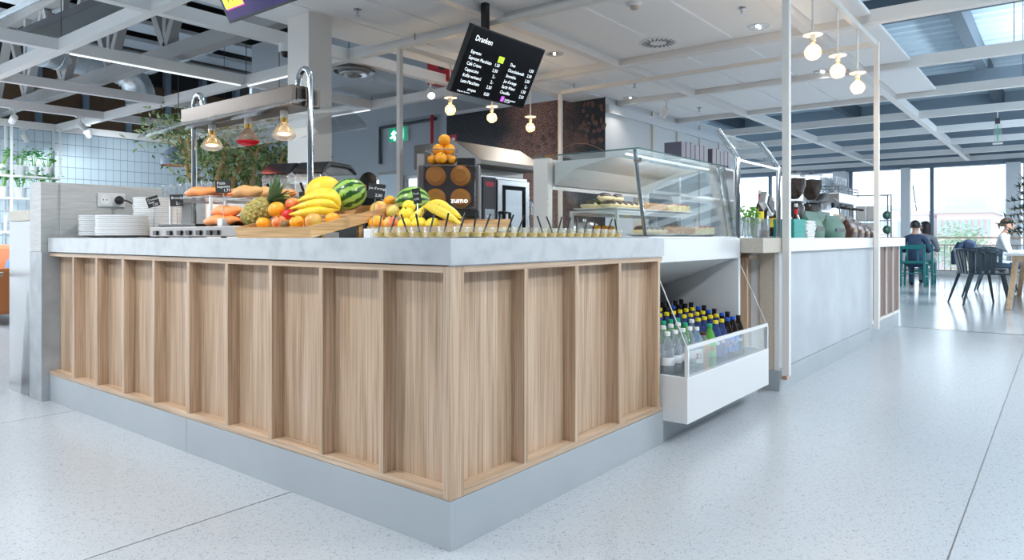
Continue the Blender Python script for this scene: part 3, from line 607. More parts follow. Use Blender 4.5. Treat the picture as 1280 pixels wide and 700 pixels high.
BP = {
 'clear': (bottle_proto('water_bottle', .235, .033, 'pet', 'pl_white', 'lab_white', (.34, .50)), 'clear water bottle with white cap in the drinks chiller', 'clear bottles with white caps'),
 'bluewater': (bottle_proto('water_bottle', .225, .034, 'pet_blue', 'pl_white', 'lab_white', (.2, .52), emblem=[('lab_red', .36, .02)]), 'pale blue water bottle with red label at the chiller front', 'pale blue bottles'),
 'orange': (bottle_proto('juice_bottle', .19, .033, 'pet', 'pl_brown', None, liquid='juice_orange', capr=.017), 'orange juice bottle with brown cap at the chiller front', 'orange juice bottles'),
 'green': (bottle_proto('tea_bottle', .225, .034, 'pet_green', 'pl_green', 'lab_green', (.25, .62), emblem=[('lab_yellow', .44, .027), ('lab_red', .44, .017)]), 'green iced tea bottle with green cap in the drinks chiller', 'green iced tea bottles'),
 'yellow': (bottle_proto('soft_drink_bottle', .235, .033, 'pet_navy', 'pl_yellow', 'lab_navy', (.2, .62), emblem=[('lab_white', .5, .014)]), 'dark blue soft drink bottle with yellow cap in the chiller', 'blue bottles with yellow caps'),
 'cola': (bottle_proto('cola_bottle', .235, .033, 'pet_dark', 'pl_blue', 'lab_blue', (.2, .58), emblem=[('lab_white', .40, .024), ('lab_red', .43, .019)]), 'cola bottle with blue cap and blue label in the chiller', 'cola bottles with blue caps'),
 'dark': (bottle_proto('cola_bottle', .235, .033, 'pet_dark', 'pl_black', 'pl_black', (.2, .58), emblem=[('lab_white', .42, .012)]), 'dark cola bottle with black cap in the chiller', 'cola bottles with black caps'),
}
rows = ['ccccbogyykkd', 'ccccgcyyyykd', 'cccgggyyyykd', 'gggyyyyyyykd', 'yyyyyyydkddd', 'dddddddddddd']
key = dict(c='clear', b='bluewater', o='orange', g='green', y='yellow', k='cola', d='dark'); first = {}
nb = 0
for r_, row in enumerate(rows):
    for c_, k in enumerate(row):
        pr, lb_, gp = BP[key[k]]; lb_ = lb_.replace(' in the drinks chiller', '').replace(' in the chiller', '').replace(' at the chiller front', '') + ', chiller ' + ('front' if r_ == 0 else ORD[r_] if r_ < 5 else 'rear') + ' row, ' + ORD[c_] + ' from left'
        loc = (3.068 + .0835 * c_ + (.02 if r_ % 2 else 0), TI[r_][0], TI[r_][1] + .0008)
        if k not in first:
            first[k] = 1; pr.location = loc; pr['label'] = lb_; pr['group'] = gp; pr.rotation_euler = (0, 0, radians(40))
        else: dup(pr, loc, radians(40 + random.uniform(-25, 25)), lb_, gp)

# ================================================================== SECOND COUNTER
c2 = thing('coffee_counter', (6.2, 1.8, 0), 'long coffee bar counter with pale concrete front and brown slatted end', 'counter')
Y2 = 1.385
MB().box((4.44, Y2 + .012, .13), (7.02, Y2 + .03, .858)).build('front_panel', 'panel_concrete', c2, bevel=.001)
MB().box((4.425, Y2 - .003, 0), (7.02, Y2 + .015, .128)).build('plinth', 'plinth_grey', c2, bevel=.001)
MB().box((4.425, Y2 + .015, 0), (4.44, 1.60, .128)).build('plinth', 'plinth_grey', c2, bevel=.001)
MB().box((4.428, Y2 + .012, .13), (4.44, 1.505, .858)).build('end_panel', 'beige_laminate', c2, bevel=.001)
MB().box((4.422, Y2 + .0, .13), (4.428, Y2 + .028, .858)).build('corner_strip', 'frame_white', c2)
MB().box((4.095, 1.56, .13), (4.428, 1.58, .858)).build('niche_back', 'oak', c2)
MB().box((4.205, 1.505, .13), (4.225, 1.56, .83)).build('niche_fin', 'oak', c2, bevel=.001)
MB().box((4.225, 1.50, .82), (4.36, 1.56, .84)).build('niche_rail', 'oak_x', c2, bevel=.001)
MB().box((4.095, 1.575, 0), (4.43, 1.59, .128)).build('plinth', 'plinth_grey', c2)
MB().box((7.02, Y2 + .03, .10), (7.24, Y2 + .05, .858)).build('front_panel', 'panel_concrete', c2)
MB().box((7.03, Y2 + .045, 0), (8.68, Y2 + .06, .13)).build('plinth', 'plinth_grey', c2)
MB().box((7.24, Y2 + .055, .14), (8.66, Y2 + .07, .86)).build('slat_back', 'brown_slat', c2)
for k in range(5):
    MB().box((7.24 + .345 * k, Y2 + .030, .17), (7.265 + .345 * k, Y2 + .055, .858)).build('fin', 'frame_white', c2)
MB().box((7.24, Y2 + .030, .14), (8.645, Y2 + .055, .165)).build('bottom_rail', 'frame_white', c2)
for k in range(4):
    MB().box((7.267 + .345 * k, Y2 + .046, .17), (7.583 + .345 * k, Y2 + .0545, .855)).build('slat', 'brown_slat', c2)
MB().box((4.45, Y2 + .07, .1), (8.6, 2.1, .855)).build('carcass', 'white_matte', c2)
w2 = thing('worktop', (6.2, 1.75, .86), 'white worktop of the coffee bar counter', 'worktop')
MB().box((4.095, 1.372, .86), (4.43, 2.18, .948)).build('slab', 'beige_laminate', w2, bevel=.002)
MB().box((4.432, 1.372, .86), (8.70, 2.18, .948)).build('slab', 'white_gloss', w2, bevel=.002)

# back counter that carries the kitchen machines
kc = thing('kitchen_counter', (5.9, 4.35, 0), 'steel kitchen back counter under the oven', 'counter')
MB().box((4.62, 3.98, .08), (6.95, 4.70, .78)).build('body', 'steel', kc)
MB().box((4.60, 3.95, .78), (6.97, 4.72, .82)).build('top', 'steel_light', kc, bevel=.003)
for k in range(3):
    d_ = MB().box((4.66 + .76 * k, 3.955, .12), (5.38 + .76 * k, 3.978, .75)).build('door', 'steel_light', kc, bevel=.002)
    MB().cyl((4.8 + .76 * k, 3.93, .70), (5.24 + .76 * k, 3.93, .70), .008, 8).build('handle', 'steel', d_)

# ================================================================== PORTAL FRAME
pf = thing('portal_frame', (5.77, 3.1, 0), 'slim white square tube frame standing over the counters', 'frame')
PA, PB, PC, PD = (4.46, 4.83), (7.09, 4.83), (7.09, 1.36), (4.45, 1.36); ZP = 2.735; S_ = .021
MB().box((PA[0] - S_, PA[1] - S_, 0), (PA[0] + S_, PA[1] + S_, ZP)).build('post', 'frame_white', pf, bevel=.001)
MB().box((PB[0] - S_, PB[1] - S_, 0), (PB[0] + S_, PB[1] + S_, ZP)).build('post', 'frame_white', pf, bevel=.001)
MB().box((PC[0] - S_, PC[1] - S_ - .012, .12), (PC[0] + S_, PC[1] + S_ - .012, ZP)).build('post', 'frame_white', pf, bevel=.001)
MB().box((PD[0] - S_, PD[1] - S_ - .012, .10), (PD[0] + S_, PD[1] + S_ - .012, ZP)).build('post', 'frame_white', pf, bevel=.001)
MB().box((PD[0] - S_, PD[1] - S_, .075), (PD[0] + S_, PD[1] + .01, .098)).build('foot', 'copper', pf)
MB().bar((PA[0] + S_, PA[1], ZP - S_), (PB[0] - S_, PB[1], ZP - S_), 2 * S_).build('top_rail', 'frame_white', pf)
MB().bar((PD[0] + S_, PD[1], ZP - S_), (PC[0] - S_, PC[1], ZP - S_), 2 * S_).build('top_rail', 'frame_white', pf)
MB().bar((PA[0], PA[1] - S_, ZP - S_), (PD[0], PD[1] + S_, ZP - S_), 2 * S_).build('top_rail', 'frame_white', pf)
MB().bar((PB[0], PB[1] - S_, ZP - S_), (PC[0], PC[1] + S_, ZP - S_), 2 * S_).build('top_rail', 'frame_white', pf)
for (x, y) in (PA, PB): MB().cyl((x, y - .2, ZP), (x, y - .2, ZB), .006, 6).build('hanger', 'steel', pf)

# pendants
def pendant(p, ztop, label, group):
    """p: centre of the white disc"""
    t = thing('pendant_lamp', (p.x, p.y, p.z), label, 'lamp', group)
    MB().cyl((0, 0, .006), (0, 0, ztop - p.z), .008, 8).build('rod', 'frame_white', t, local=True, smooth=True)
    MB().lathe([(.062, -.005), (.066, 0), (.066, .004), (.062, .007)], n=28).build('disc', 'frame_white', t, local=True, smooth=True)
    MB().lathe([(.016, -.052), (.018, -.048), (.018, -.006)], n=14).build('socket', 'frame_white', t, local=True, smooth=True)
    MB().lathe([(.014, -.062), (.0165, -.060), (.0165, -.052)], n=14).build('collar', 'brass', t, local=True, smooth=True)
    b = MB().lathe([(0, -.178), (.028, -.172), (.047, -.155), (.056, -.13), (.056, -.115), (.046, -.092), (.03, -.077), (.014, -.066)], n=20).build('bulb', 'bulb_glass', t, local=True, smooth=True)
    MB().lathe([(0, -.142), (.006, -.138), (.009, -.118), (.007, -.102), (0, -.098)], n=8).build('filament', 'filament', b, local=True, smooth=True)
    d = bpy.data.lights.new('pendant_glow', 'POINT'); d.energy = 4.5; d.color = (1, .72, .42); d.shadow_soft_size = .03
    l = bpy.data.objects.new('pendant_glow', d); COL.objects.link(l); l.parent = t; l.location = (0, 0, -.12)
for (u, v), nm in zip(((1016, 43), (1047, 69), (1072, 91)), ('nearest the tall white post', 'middle one over the coffee bar', 'nearest the far white post')):
    pendant(ony(u, v, PD[1]), ZP - .04, 'globe bulb pendant lamp over the coffee bar, ' + nm, 'globe pendants over the coffee bar')
for (u, v), nm in zip(((563, 122), (615, 133), (663, 146)), ('leftmost of three by the dark mural', 'middle of three below the drinks screen', 'rightmost of three in front of the mural')):
    pendant(ony(u, v, PA[1]), ZP - .04, 'globe bulb pendant lamp, ' + nm, 'globe pendants by the mural')

# ================================================================== COLUMN AND SCREENS
co = thing('column', (3.74, 5.17, 0), 'square off white column rising behind the counter', 'column', kind='structure')
MB().box((3.60, 5.02, 0), (3.84, 5.32, 2.864)).build('shaft', 'frame_white', co, bevel=.004)
s1 = thing('menu_screen', (4.52, 3.69, 2.1), 'black drinks menu screen with white lettering hanging from ceiling', 'screen')
TL = Vector((4.047, 3.56, 2.586)); ux = Vector((1, 0, 0)); uy = Vector((0, 3.56 - 3.81, 2.586 - 2.103)).normalized(); nn = ux.cross(uy); Wd, Ht = .951, .544
bl = TL - uy * Ht
def slab(mb, o_, ux, uy, w, h, d):
    n_ = ux.cross(uy); v = [o_, o_ + ux * w, o_ + ux * w + uy * h, o_ + uy * h]
    return mb.add([*v, *[p - n_ * d for p in v]], [[0, 1, 2, 3], [7, 6, 5, 4], [0, 4, 5, 1], [1, 5, 6, 2], [2, 6, 7, 3], [3, 7, 4, 0]])
slab(MB(), bl, ux, uy, Wd, Ht, .045).build('housing', 'black', s1, bevel=.003)
slab(MB(), bl + (ux + uy) * .01 + nn * .001, ux, uy, Wd - .02, Ht - .02, .0008).build('display', 'screen_black', s1)
cen = bl + ux * Wd * .35 + uy * Ht * .6 - nn * .045
MB().box((cen.x - .025, cen.y, cen.z), (cen.x + .025, cen.y + .05, 2.9)).build('hanger', 'black', s1)
def T1(s, a, b_, size, m='text_white', al='LEFT', ws=1.): text(s, size, m, s1, bl + ux * a * Wd + uy * b_ * Ht, ux, uy, align=al, lift=.003, wscale=ws)
T1('Dranken', .075, .80, .062, ws=.95)
for k, (s, p) in enumerate((('Espresso', '1,-'), ('Espresso Macchiato', '1,50'), ('Café Crème', '2,50'), ('Cappuccino', '2,-'), ('Koffie verkeerd', '2,-'), ('Latte Macchiato', '2,50'))):
    T1(s, .075, .615 - .088 * k, .038, ws=.92)
    if k: T1(p, .475, .615 - .088 * k, .038, al='RIGHT')
    else:
        slab(MB(), bl + ux * .43 * Wd + uy * .595 * Ht + nn * .003, ux, uy, .07, .052, .001).build('price_tag', 'text_tag', s1)
        text('1,-', .044, 'text_dark', s1, bl + ux * .445 * Wd + uy * .612 * Ht, ux, uy, lift=.005)
T1('siropen', .19, .075, .034); T1('0,50', .475, .065, .038, al='RIGHT'); T1('Vraag naar de smaken', .075, .035, .017)
for k, (s, p) in enumerate((('Thee', '1,50'), ('Chocolademelk', '2,50'), ('Smoothie', '2,50'), ("Jus d'orange", '2,-'), ('Earth Water', '1,50'), ('Chaudfée', '2,50'))):
    T1(s, .60, .595 - .088 * k, .038, ws=.92); T1(p, .945, .595 - .088 * k, .038, al='RIGHT')
slab(MB(), bl + ux * .645 * Wd + uy * .035 * Ht + nn * .003, ux, uy, .04, .045, .001).build('logo_mark', 'text_mauve', s1)
T1('heerlijk genieten', .70, .065, .022); T1('in het café', .70, .035, .018)
s2 = thing('promo_screen', (1.9, 3.06, 2.1), 'purple advertising screen with yellow price square at the top edge', 'screen')
ux2 = Vector((0, -1, 0)); uy2 = Vector((-.25, 0, .483)).normalized(); b2 = Vector((2.03, 3.53, 2.10)); n2_ = ux2.cross(uy2)
slab(MB(), b2, ux2, uy2, .951, .544, .045).build('housing', 'black', s2, bevel=.003)
slab(MB(), b2 + (ux2 + uy2) * .012 + n2_ * .001, ux2, uy2, .927, .52, .0008).build('display', 'screen_purple', s2)
slab(MB(), b2 + ux2 * .034 + uy2 * .064 + n2_ * .0028, ux2, uy2, .165, .15, .001).build('price_edge', 'text_pink', s2)
slab(MB(), b2 + ux2 * .029 + uy2 * .07 + n2_ * .004, ux2, uy2, .165, .15, .001).build('price_square', 'tag_yellow', s2)
text('1.-', .10, 'text_redbrown', s2, b2 + ux2 * .055 + uy2 * .10, ux2, uy2, lift=.006)
MB().box((1.88, 3.0, 2.4), (1.93, 3.05, 2.95)).build('hanger', 'black', s2)
# ================================================================== LAMPS AND CEILING FITTINGS
def added_linear_lamp(x, y, z, lx, ly, power, label, col=(.86, .94, 1.0), up=1.0):  # added unseen fill lamp, shining down and up to brighten floor and ceiling
    t = thing('added_linear_lamp', (x, y, z), label, 'lamp', 'added linear lamps out of frame')
    mb = MB(); mb.box((-lx / 2 - .02, -ly / 2 - .02, .012), (lx / 2 + .02, ly / 2 + .02, .07)); mb.build('housing', 'white', t, local=True)
    MB().box((-lx / 2, -ly / 2, .004), (lx / 2, ly / 2, .011)).build('diffuser', 'lamp_white', t, local=True)
    for s_ in (-1, 1): MB().cyl((s_ * (lx / 2 - .1 if lx > ly else 0), s_ * (ly / 2 - .1 if ly >= lx else 0), .07), (s_ * (lx / 2 - .1 if lx > ly else 0), s_ * (ly / 2 - .1 if ly >= lx else 0), 4.45 - z), .004, 6).build('suspension_wire', 'steel', t, local=True)
    l = area('added_linear_light', (0, 0, 0), lx, ly, power, col); l.parent = t
    l = area('added_linear_uplight', (0, 0, .075), lx, ly, power * (1.3 if y < 0 and x > 4 else .35), col, (pi, 0, 0)); l.parent = t
def track_spot(p, target, power, label, size=70, lit=True, col=(1, .97, .93)):
    t = thing('spotlight', p, label, 'spotlight', 'white spotlights on the ceiling grid')
    d = (Vector(target) - Vector(p)).normalized(); q = d.to_track_quat('-Z', 'Y').to_matrix()
    MB().lathe([(.045, -.13), (.048, -.12), (.048, .0), (.03, .02)], (0, 0, 0), 16, q).build('head', 'white', t, local=True, smooth=True)
    MB().lathe([(.040, -.1305), (0, -.1305)], (0, 0, 0), 16, q, closed=True).build('lens', 'lamp_white' if lit else 'steel_light', t, local=True)
    MB().cyl((0, 0, .0), (0, 0, .10), .012, 8).build('stem', 'white', t, local=True)
    MB().box((-.06, -.02, .098), (.06, .02, .12)).build('base', 'white', t, local=True)
    if power:
        l = spot('spotlight_beam', d * .15, d * 2, power, size, .6, col); l.parent = t
added_linear_lamp(-1.6, 1.6, 2.70, .5, 2.4, 62, 'unseen added linear lamp over the left aisle, behind the viewer')
added_linear_lamp(-1.0, 5.0, 2.70, .5, 2.4, 34, 'unseen added linear lamp over the left aisle, beside the counter end')
added_linear_lamp(.2, 8.4, 2.70, .5, 2.4, 150, 'unseen added linear lamp over the left aisle, further back')
added_linear_lamp(1.9, 12.0, 2.70, .5, 1.8, 260, 'unseen added linear lamp left of the plant shelf')
added_linear_lamp(1.7, -1.2, 2.70, 2.4, .5, 55, 'unseen added linear lamp over the right aisle, nearest the viewer')
added_linear_lamp(5.7, -1.2, 2.70, 2.4, .5, 68, 'unseen added linear lamp over the right aisle beside the coffee bar')
added_linear_lamp(9.6, -3.2, 2.70, 2.4, .5, 150, 'unseen added linear lamp over the right aisle near the threshold')
added_linear_lamp(13.5, -.95, 2.70, 2.4, .5, 200, 'unseen added linear lamp over the seating area')
def gz(u, v): return onz(u, v, ZB)
for k, ((u, v), tg, pw) in enumerate((((18, 156), (3.6, 14.4, 1.5), 22), ((30, 166), (5.0, 14.4, 1.7), 26), ((108, 171), (6.2, 14.4, 1.6), 45), ((100, 152), (7.4, 14.4, 1.5), 60))):
    p = onz(u, v, ZB - .12); nm = ('leftmost, above the plants', 'beside the shelf corner', 'lowest, over the tiled wall', 'over the tiled wall', 'at the nearest beam crossing', 'over the left aisle')[k]
    by_ = min(BY, key=lambda y_: abs(y_ - p.y)); bx_ = min(BX, key=lambda x_: abs(x_ - p.x))
    p = onx(u, v, bx_) if abs(bx_ - p.x) < abs(by_ - p.y) else ony(u, v, by_)
    track_spot((p.x, p.y, ZB - .12), tg, pw, 'small white ceiling spotlight, ' + nm, 95, col=(.82, .93, 1.))
p = ony(538, 118, 5.9); track_spot((p.x, 5.9, ZB - .12), (4.4, 4.0, 1), 0, 'bright clear spotlight left of the drinks screen')
# spots washing the counter
track_spot((.60, 2.5, 2.68), (1.55, 2.9, .45), 80, 'ceiling spotlight above the left aisle aimed at the counter', 80)
track_spot((.60, 4.6, 2.68), (1.1, 4.0, .1), 55, 'ceiling spotlight above the left aisle aimed at the floor', 75)
track_spot((2.4, .1, 2.68), (2.4, 1.4, .5), 50, 'ceiling spotlight above the right aisle aimed at the counter', 80)
track_spot((2.72, 2.45, 2.68), (1.85, 2.45, 1.0), 38, 'unseen spotlight added to brighten the fruit trays', 70)  # added above the frame to brighten the fruit
track_spot((2.72, 3.2, 2.68), (1.9, 4.45, 1.05), 70, 'unseen spotlight added to brighten the plate stacks', 60)  # added above the frame to brighten the plates and upstand
track_spot((8.69, 4.20, 2.68), (9.0, 4.95, 1.75), 3.5, 'ceiling spotlight washing the white wall beside the mural', 45)
# recessed fittings in the panels
def ring(mb, r0, r1, z, h, n=24): return mb.lathe([(r0, z), (r0, z - h), (r1, z - h), (r1, z)], (0, 0, 0), n, closed=True)
ZC = ZB + .065
def downlight(u, v, label, twin=True):
    p = onz(u, v, ZC); t = thing('downlight', (p.x, p.y, ZC), label, 'downlight', 'recessed ceiling downlights')
    ring(MB(), .075, .10, 0, .006).build('trim_ring', 'white_gloss', t, local=True, smooth=True)
    MB().lathe([(.075, -.001), (0, -.001)], n=20, closed=True).build('reflector', 'steel_light', t, local=True)
    for s_ in ((-.032, .032) if twin else (0,)):
        MB().ball((s_, 0, -.008), (.015, .015, .008), 10, 6).build('lens', 'lamp_white', t, local=True, smooth=True)
    l = spot('downlight_beam', (0, 0, -.02), (0, 0, -1), {788: 9, 948: 40, 1028: 34}.get(u, 75), 130, .7, (1, .93, .84)); l.parent = t
downlight(948, 33, 'twin recessed downlight in the ceiling panel beside the sprinkler')
downlight(1028, 89, 'twin recessed downlight behind the globe pendants')
downlight(788, 122, 'small recessed downlight near the white wall', False)
downlight(693, 67, 'small recessed downlight right of the drinks screen', False)
p = onz(823, 53, ZC); t = thing('air_diffuser', (p.x, p.y, ZC), 'round white swirl air diffuser with black slots', 'air vent')
MB().lathe([(.19, 0), (.19, -.006), (.185, -.008), (.0, -.008)], n=32, closed=True).build('plate', 'white', t, local=True, smooth=True)
for k in range(20):
    a = 2 * pi * k / 20; MB().rbox((.12 * cos(a), .12 * sin(a), -.0085), (.085, .016, .002), a + .35).build('slot', 'black', t, local=True)
p = onz(447, 88, ZB - .02); p.y += .06; t = thing('air_diffuser', (p.x, p.y, ZB - .02), 'round grey cone air diffuser beside the column', 'air vent')
for k, (a, b_, c) in enumerate(((.235, .19, 0), (.16, .12, -.03), (.085, 0.001, -.05))):
    MB().lathe([(a, c), (a - .015, c - .012), (b_, c + .03)], n=32, closed=True).build('cone_ring', 'steel_dark' if k != 1 else 'galvanised', t, local=True, smooth=True)
MB().cyl((0, 0, 0), (0, 0, .17), .18, 24).build('duct', 'wall_grey', t, local=True, smooth=True)
def sprinkler(u, v, label):
    p = onz(u, v, ZC - .03); t = thing('sprinkler', (p.x, p.y, ZC), label, 'sprinkler', 'ceiling sprinkler heads')
    MB().lathe([(.035, 0), (.033, -.008), (.012, -.012), (.010, -.04)], n=14).build('body', 'chrome', t, local=True, smooth=True)
    MB().lathe([(.022, -.055), (.022, -.058)], n=14).build('deflector', 'chrome', t, local=True)
    for s_ in (-1, 1): MB().bar((s_ * .01, 0, -.038), (s_ * .015, 0, -.055), .004).build('arm', 'chrome', t, local=True)
for (u, v), nm in zip(((447, 16), (927, 14), (793, 107), (874, 137)), ('near the column', 'beside the twin downlight', 'near the white wall', 'over the far panels')): sprinkler(u, v, 'small chrome ceiling sprinkler head, ' + nm)
p = onz(793, 8, ZC - .03); t = thing('smoke_detector', (p.x, p.y, ZC), 'white round smoke detector on the ceiling panel', 'smoke detector')
MB().lathe([(.055, 0), (.055, -.018), (.045, -.028)], n=20).build('base', 'white', t, local=True, smooth=True)
MB().lathe([(.035, -.028), (.032, -.05), (.015, -.06)], n=16).build('sensor', 'beige_laminate', t, local=True, smooth=True)
p = onz(357, 63, ZB - .06); t = thing('security_camera', (p.x, p.y, ZB), 'white dome security camera on the beam beside the column', 'camera')
MB().lathe([(.065, 0), (.065, -.07), (.055, -.08)], n=18).build('housing', 'white', t, local=True, smooth=True)
MB().lathe([(.05, -.08), (.045, -.105), (.025, -.125), (0, -.13)], n=16).build('dome', 'black_gloss', t, local=True, smooth=True)
p = onx(1247, 150, 12.5); t = thing('emergency_light', (12.5, p.y, 2.70), 'slim hanging emergency light below the far ceiling beams', 'lamp')
MB().cyl((0, 0, .0), (0, 0, .10), .008, 8).build('rod', 'white', t, local=True)
MB().box((-.03, -.03, -.08), (.03, .03, 0)).build('body', 'dark_grey', t, local=True)
MB().box((-.012, -.05, -.36), (.012, .05, -.08)).build('sign_plate', 'acrylic', t, local=True); MB().box((-.014, -.007, -.33), (-.0125, .007, -.11)).build('sign_print', 'exit_green', t, local=True)
MB().box((-.03, -.06, -.38), (.03, .06, -.36)).build('end_cap', 'white', t, local=True)
# glowing strips standing in for light caught on the left beams' undersides
for k, (bx, y0, y1) in enumerate(((4.73, 6.45, 7.8), (6.71, 7.9, 9.8))):
    t = tag(MB().box((bx - .012, y0, ZB - .012), (bx + .012, y1, ZB - .0005)).build('beam_glow_strip', 'led_glow_white'), 'thin glowing strip for light caught under the grid beam ' + ('beside the column' if k == 0 else 'left of the exit sign'), 'glow strip', 'glow strips for light caught under the ceiling beams')
for k, (by, x0, x1) in enumerate(((7.85, 2.8, 4.65),)):
    t = tag(MB().box((x0, by - .012, ZB - .012), (x1, by + .012, ZB - .0005)).build('beam_glow_strip', 'led_glow_white'), 'thin glowing strip for light caught under the grid beam ' + 'above the heat lamps', 'glow strip', 'glow strips for light caught under the ceiling beams')

# ================================================================== SERVICES ABOVE THE LEFT GRID
def duct(name, pts, r, m, label, cat='duct', seams=0, n=18):
    t = thing(name, tuple(pts[0]), label, cat); MB().tube(pts, r, n).build('pipe', m, t, smooth=True)
    if seams:
        for a, b_ in zip(pts[:-1], pts[1:]):
            a = Vector(a); b_ = Vector(b_); L = (b_ - a).length; k = max(1, int(L / seams))
            for i in range(1, k + 1):
                p = a.lerp(b_, (i - .5) / k); d = (b_ - a).normalized() * .008; MB().tube([p - d, p + d], r * 1.035, n).build('seam', m, t, smooth=True)
    return t
q0 = onz(345, 18, 3.45); q1 = onz(185, 84, 3.45)
duct('flexible_duct', [q0, q0.lerp(q1, .25), q0.lerp(q1, .5) + Vector((0, 0, -.03)), q0.lerp(q1, .75), q1], .11, 'foil', 'crumpled silver flexible duct behind the screen', seams=.22)
e0 = onz(45, 62, 3.5); e1 = onz(140, 84, 3.5)
el = [e0, e0.lerp(e1, .5), e1]; d_ = Vector((1, 0, 0))
for k in range(1, 7):
    a = pi / 2 * k / 6; el.append(e1 + d_ * .42 * sin(a) + Vector((0, 0, -.42 * (1 - cos(a)))))
el.append(el[-1] + Vector((0, 0, -.10)))
duct('spiral_duct', el, .21, 'galvanised', 'wide galvanised duct with segmented elbow turning down', seams=.18, n=20)
r0 = onz(30, 100, 3.6); r1 = onz(72, 65, 3.6)
duct('insulated_pipe', [onz(46, 118, 3.6), onz(66, 109, 3.6), onz(95, 96, 3.6)], .10, 'kraft_bag', 'brown wrapped pipe over the tiled wall', 'pipe')
# cable tray and pipes at upper left
ct = thing('cable_tray', onz(40, 50, 3.3), 'black cable tray over the upper left grid', 'cable tray')
c0 = onz(30, 52, 3.3); c1 = onz(150, 5, 3.3)
MB().bar(c0, c1, .28, .03).build('tray', 'black', ct)
for s_ in (-1, 1): MB().bar(c0 + Vector((s_ * .14, 0, .03)), c1 + Vector((s_ * .14, 0, .03)), .01, .08).build('tray_side', 'dark_grey', ct)
for k in range(5): MB().tube([c0 + Vector((-.1 + .05 * k, 0, .03)), c1 + Vector((-.1 + .05 * k, 0, .03))], .015, 6).build('cable', 'dark_grey', ct)
MB().tube([c0 + Vector((-.3, .0, .2)), c1 + Vector((-.3, 0, .2))], .03, 8).build('conduit', 'galvanised', ct)
# steel truss
tr = thing('roof_truss', (3.0, 9.0, 3.0), 'grey steel roof truss with diagonal members above the grid', 'truss')
TX = 3.9
MB().bar((TX, 5.4, 4.40), (TX, 14.3, 4.40), .14, .16).build('top_chord', 'truss_grey', tr)
MB().bar((TX, 5.4, 3.05), (TX, 14.3, 3.05), .14, .16).build('bottom_chord', 'truss_grey', tr)
yy = 6.6
while yy < 13.5:
    MB().bar((TX, yy, 3.1), (TX, yy + .75, 4.35), .10).build('diagonal', 'truss_grey', tr); MB().bar((TX, yy + 1.5, 3.1), (TX, yy + .78, 4.35), .10).build('diagonal', 'truss_grey', tr)
    MB().bar((TX, yy + .02, 3.1), (TX, yy, 4.35), .08).build('post', 'truss_grey', tr); yy += 1.5
# wires
for x in BX[1:4]:
    for y in BY[3:]:
        MB().cyl((x, y, 2.916), (x, y, 4.55), .005, 5).build('wire', 'dark_grey', cg)
for x in BX[4:7]:
    for y in (.4, -.4, -1.0): MB().cyl((x, y, 2.916), (x, y, 4.4), .004, 5).build('wire', 'dark_grey', cg)
# grey bulkhead above, red cabinet, exit sign
bk = struct(MB().box((6.0, 7.0, 2.98), (8.3, 9.8, 3.9)).build('trim_1', 'wall_grey'), 'grey boxed bulkhead above the grid')
rc = thing('hose_reel_box', onz(560, 92, 3.0), 'red fire hose cabinet high on the wall left of the screen', 'cabinet')
p = at(556, 88, 8.5); MB().box((p.x - .02, p.y - .28, p.z - .14), (p.x + .2, p.y + .28, p.z + .16)).build('box', 'red', rc, bevel=.01)
MB().cyl((p.x - .03, p.y + .02, p.z + .06), (p.x - .015, p.y + .02, p.z + .06), .06, 14).build('lock', 'black', rc)
MB().cyl((p.x + .1, p.y, p.z + .16), (p.x + .1, p.y, 4.5), .02, 8).build('hanger', 'dark_grey', rc)
p = onx(496.5, 168, 8.93); ex = thing('exit_sign', (p.x, p.y, p.z - .12), 'green and white lit emergency exit sign on the grey wall', 'sign')
MB().box((8.95, p.y - .26, p.z - .14), (8.998, p.y + .26, p.z + .14)).build('housing', 'white', ex)
MB().box((8.944, p.y - .25, p.z - .13), (8.949, p.y + .25, p.z + .13)).build('face', 'exit_green', ex)
def strokes(parent, m, x, polys, y0, z0, s):
    for pl_ in polys:
        mb = MB()
        for a, b_ in zip(pl_[:-1], pl_[1:]): mb.bar((x, y0 - a[0] * s, z0 + a[1] * s), (x, y0 - b_[0] * s, z0 + b_[1] * s), .018, .018)
        mb.build('pictogram', m, parent)
strokes(ex, 'lamp_white', 8.938, [[(-.10, .07), (-.11, .0), (-.07, -.06), (-.09, -.10)], [(-.11, 0), (-.15, -.05), (-.19, -.05)], [(-.16, .02), (-.10, .05), (-.05, .03)]], p.y, p.z, 1)
strokes(ex, 'lamp_white', 8.938, [[(.02, -.09), (.02, .09), (.13, .09), (.13, -.09), (.02, -.09)]], p.y, p.z, 1)
cp = thing('conduit', (8.97, 11, 2.0), 'dark cable conduit running across the grey wall', 'pipe')
a = onx(475, 205, 8.955); b_ = onx(475, 160, 8.955); c = onx(545, 158, 8.955)
MB().tube([a, b_, Vector((8.955, c.y, b_.z + .02))], .03, 8).build('pipe', 'dark_grey', cp)
rp = thing('red_pipe', (8.9, 8.2, 0), 'red vertical sprinkler pipe beside the mural', 'pipe'); q = onx(540, 160, 8.9)
MB().cyl((8.9, q.y, 0), (8.9, q.y, 3.2), .03, 10).build('pipe', 'red', rp)
MB().cyl((8.9, q.y, 2.4), (8.9, q.y, 2.46), .04, 10).build('coupling', 'red', rp)
MB().cyl((8.9, q.y, 0), (8.9, q.y, .02), .06, 10).build('floor_flange', 'steel', rp)
p = onx(564, 178, 8.335); fs = thing('fire_sign', (8.33, p.y, p.z - .1), 'small red and white fire sign on the mural wall', 'sign')
MB().box((8.328, p.y - .12, p.z - .12), (8.3395, p.y + .12, p.z + .12)).build('plate', 'sign_red', fs)
for (a, b_) in ((-.09, -.02), (.02, .09)): MB().box((8.3255, p.y + a, p.z - .03), (8.3275, p.y + b_, p.z + .07)).build('symbol', 'lab_white', fs)
# ================================================================== ON THE OAK COUNTER
ZT = .9490
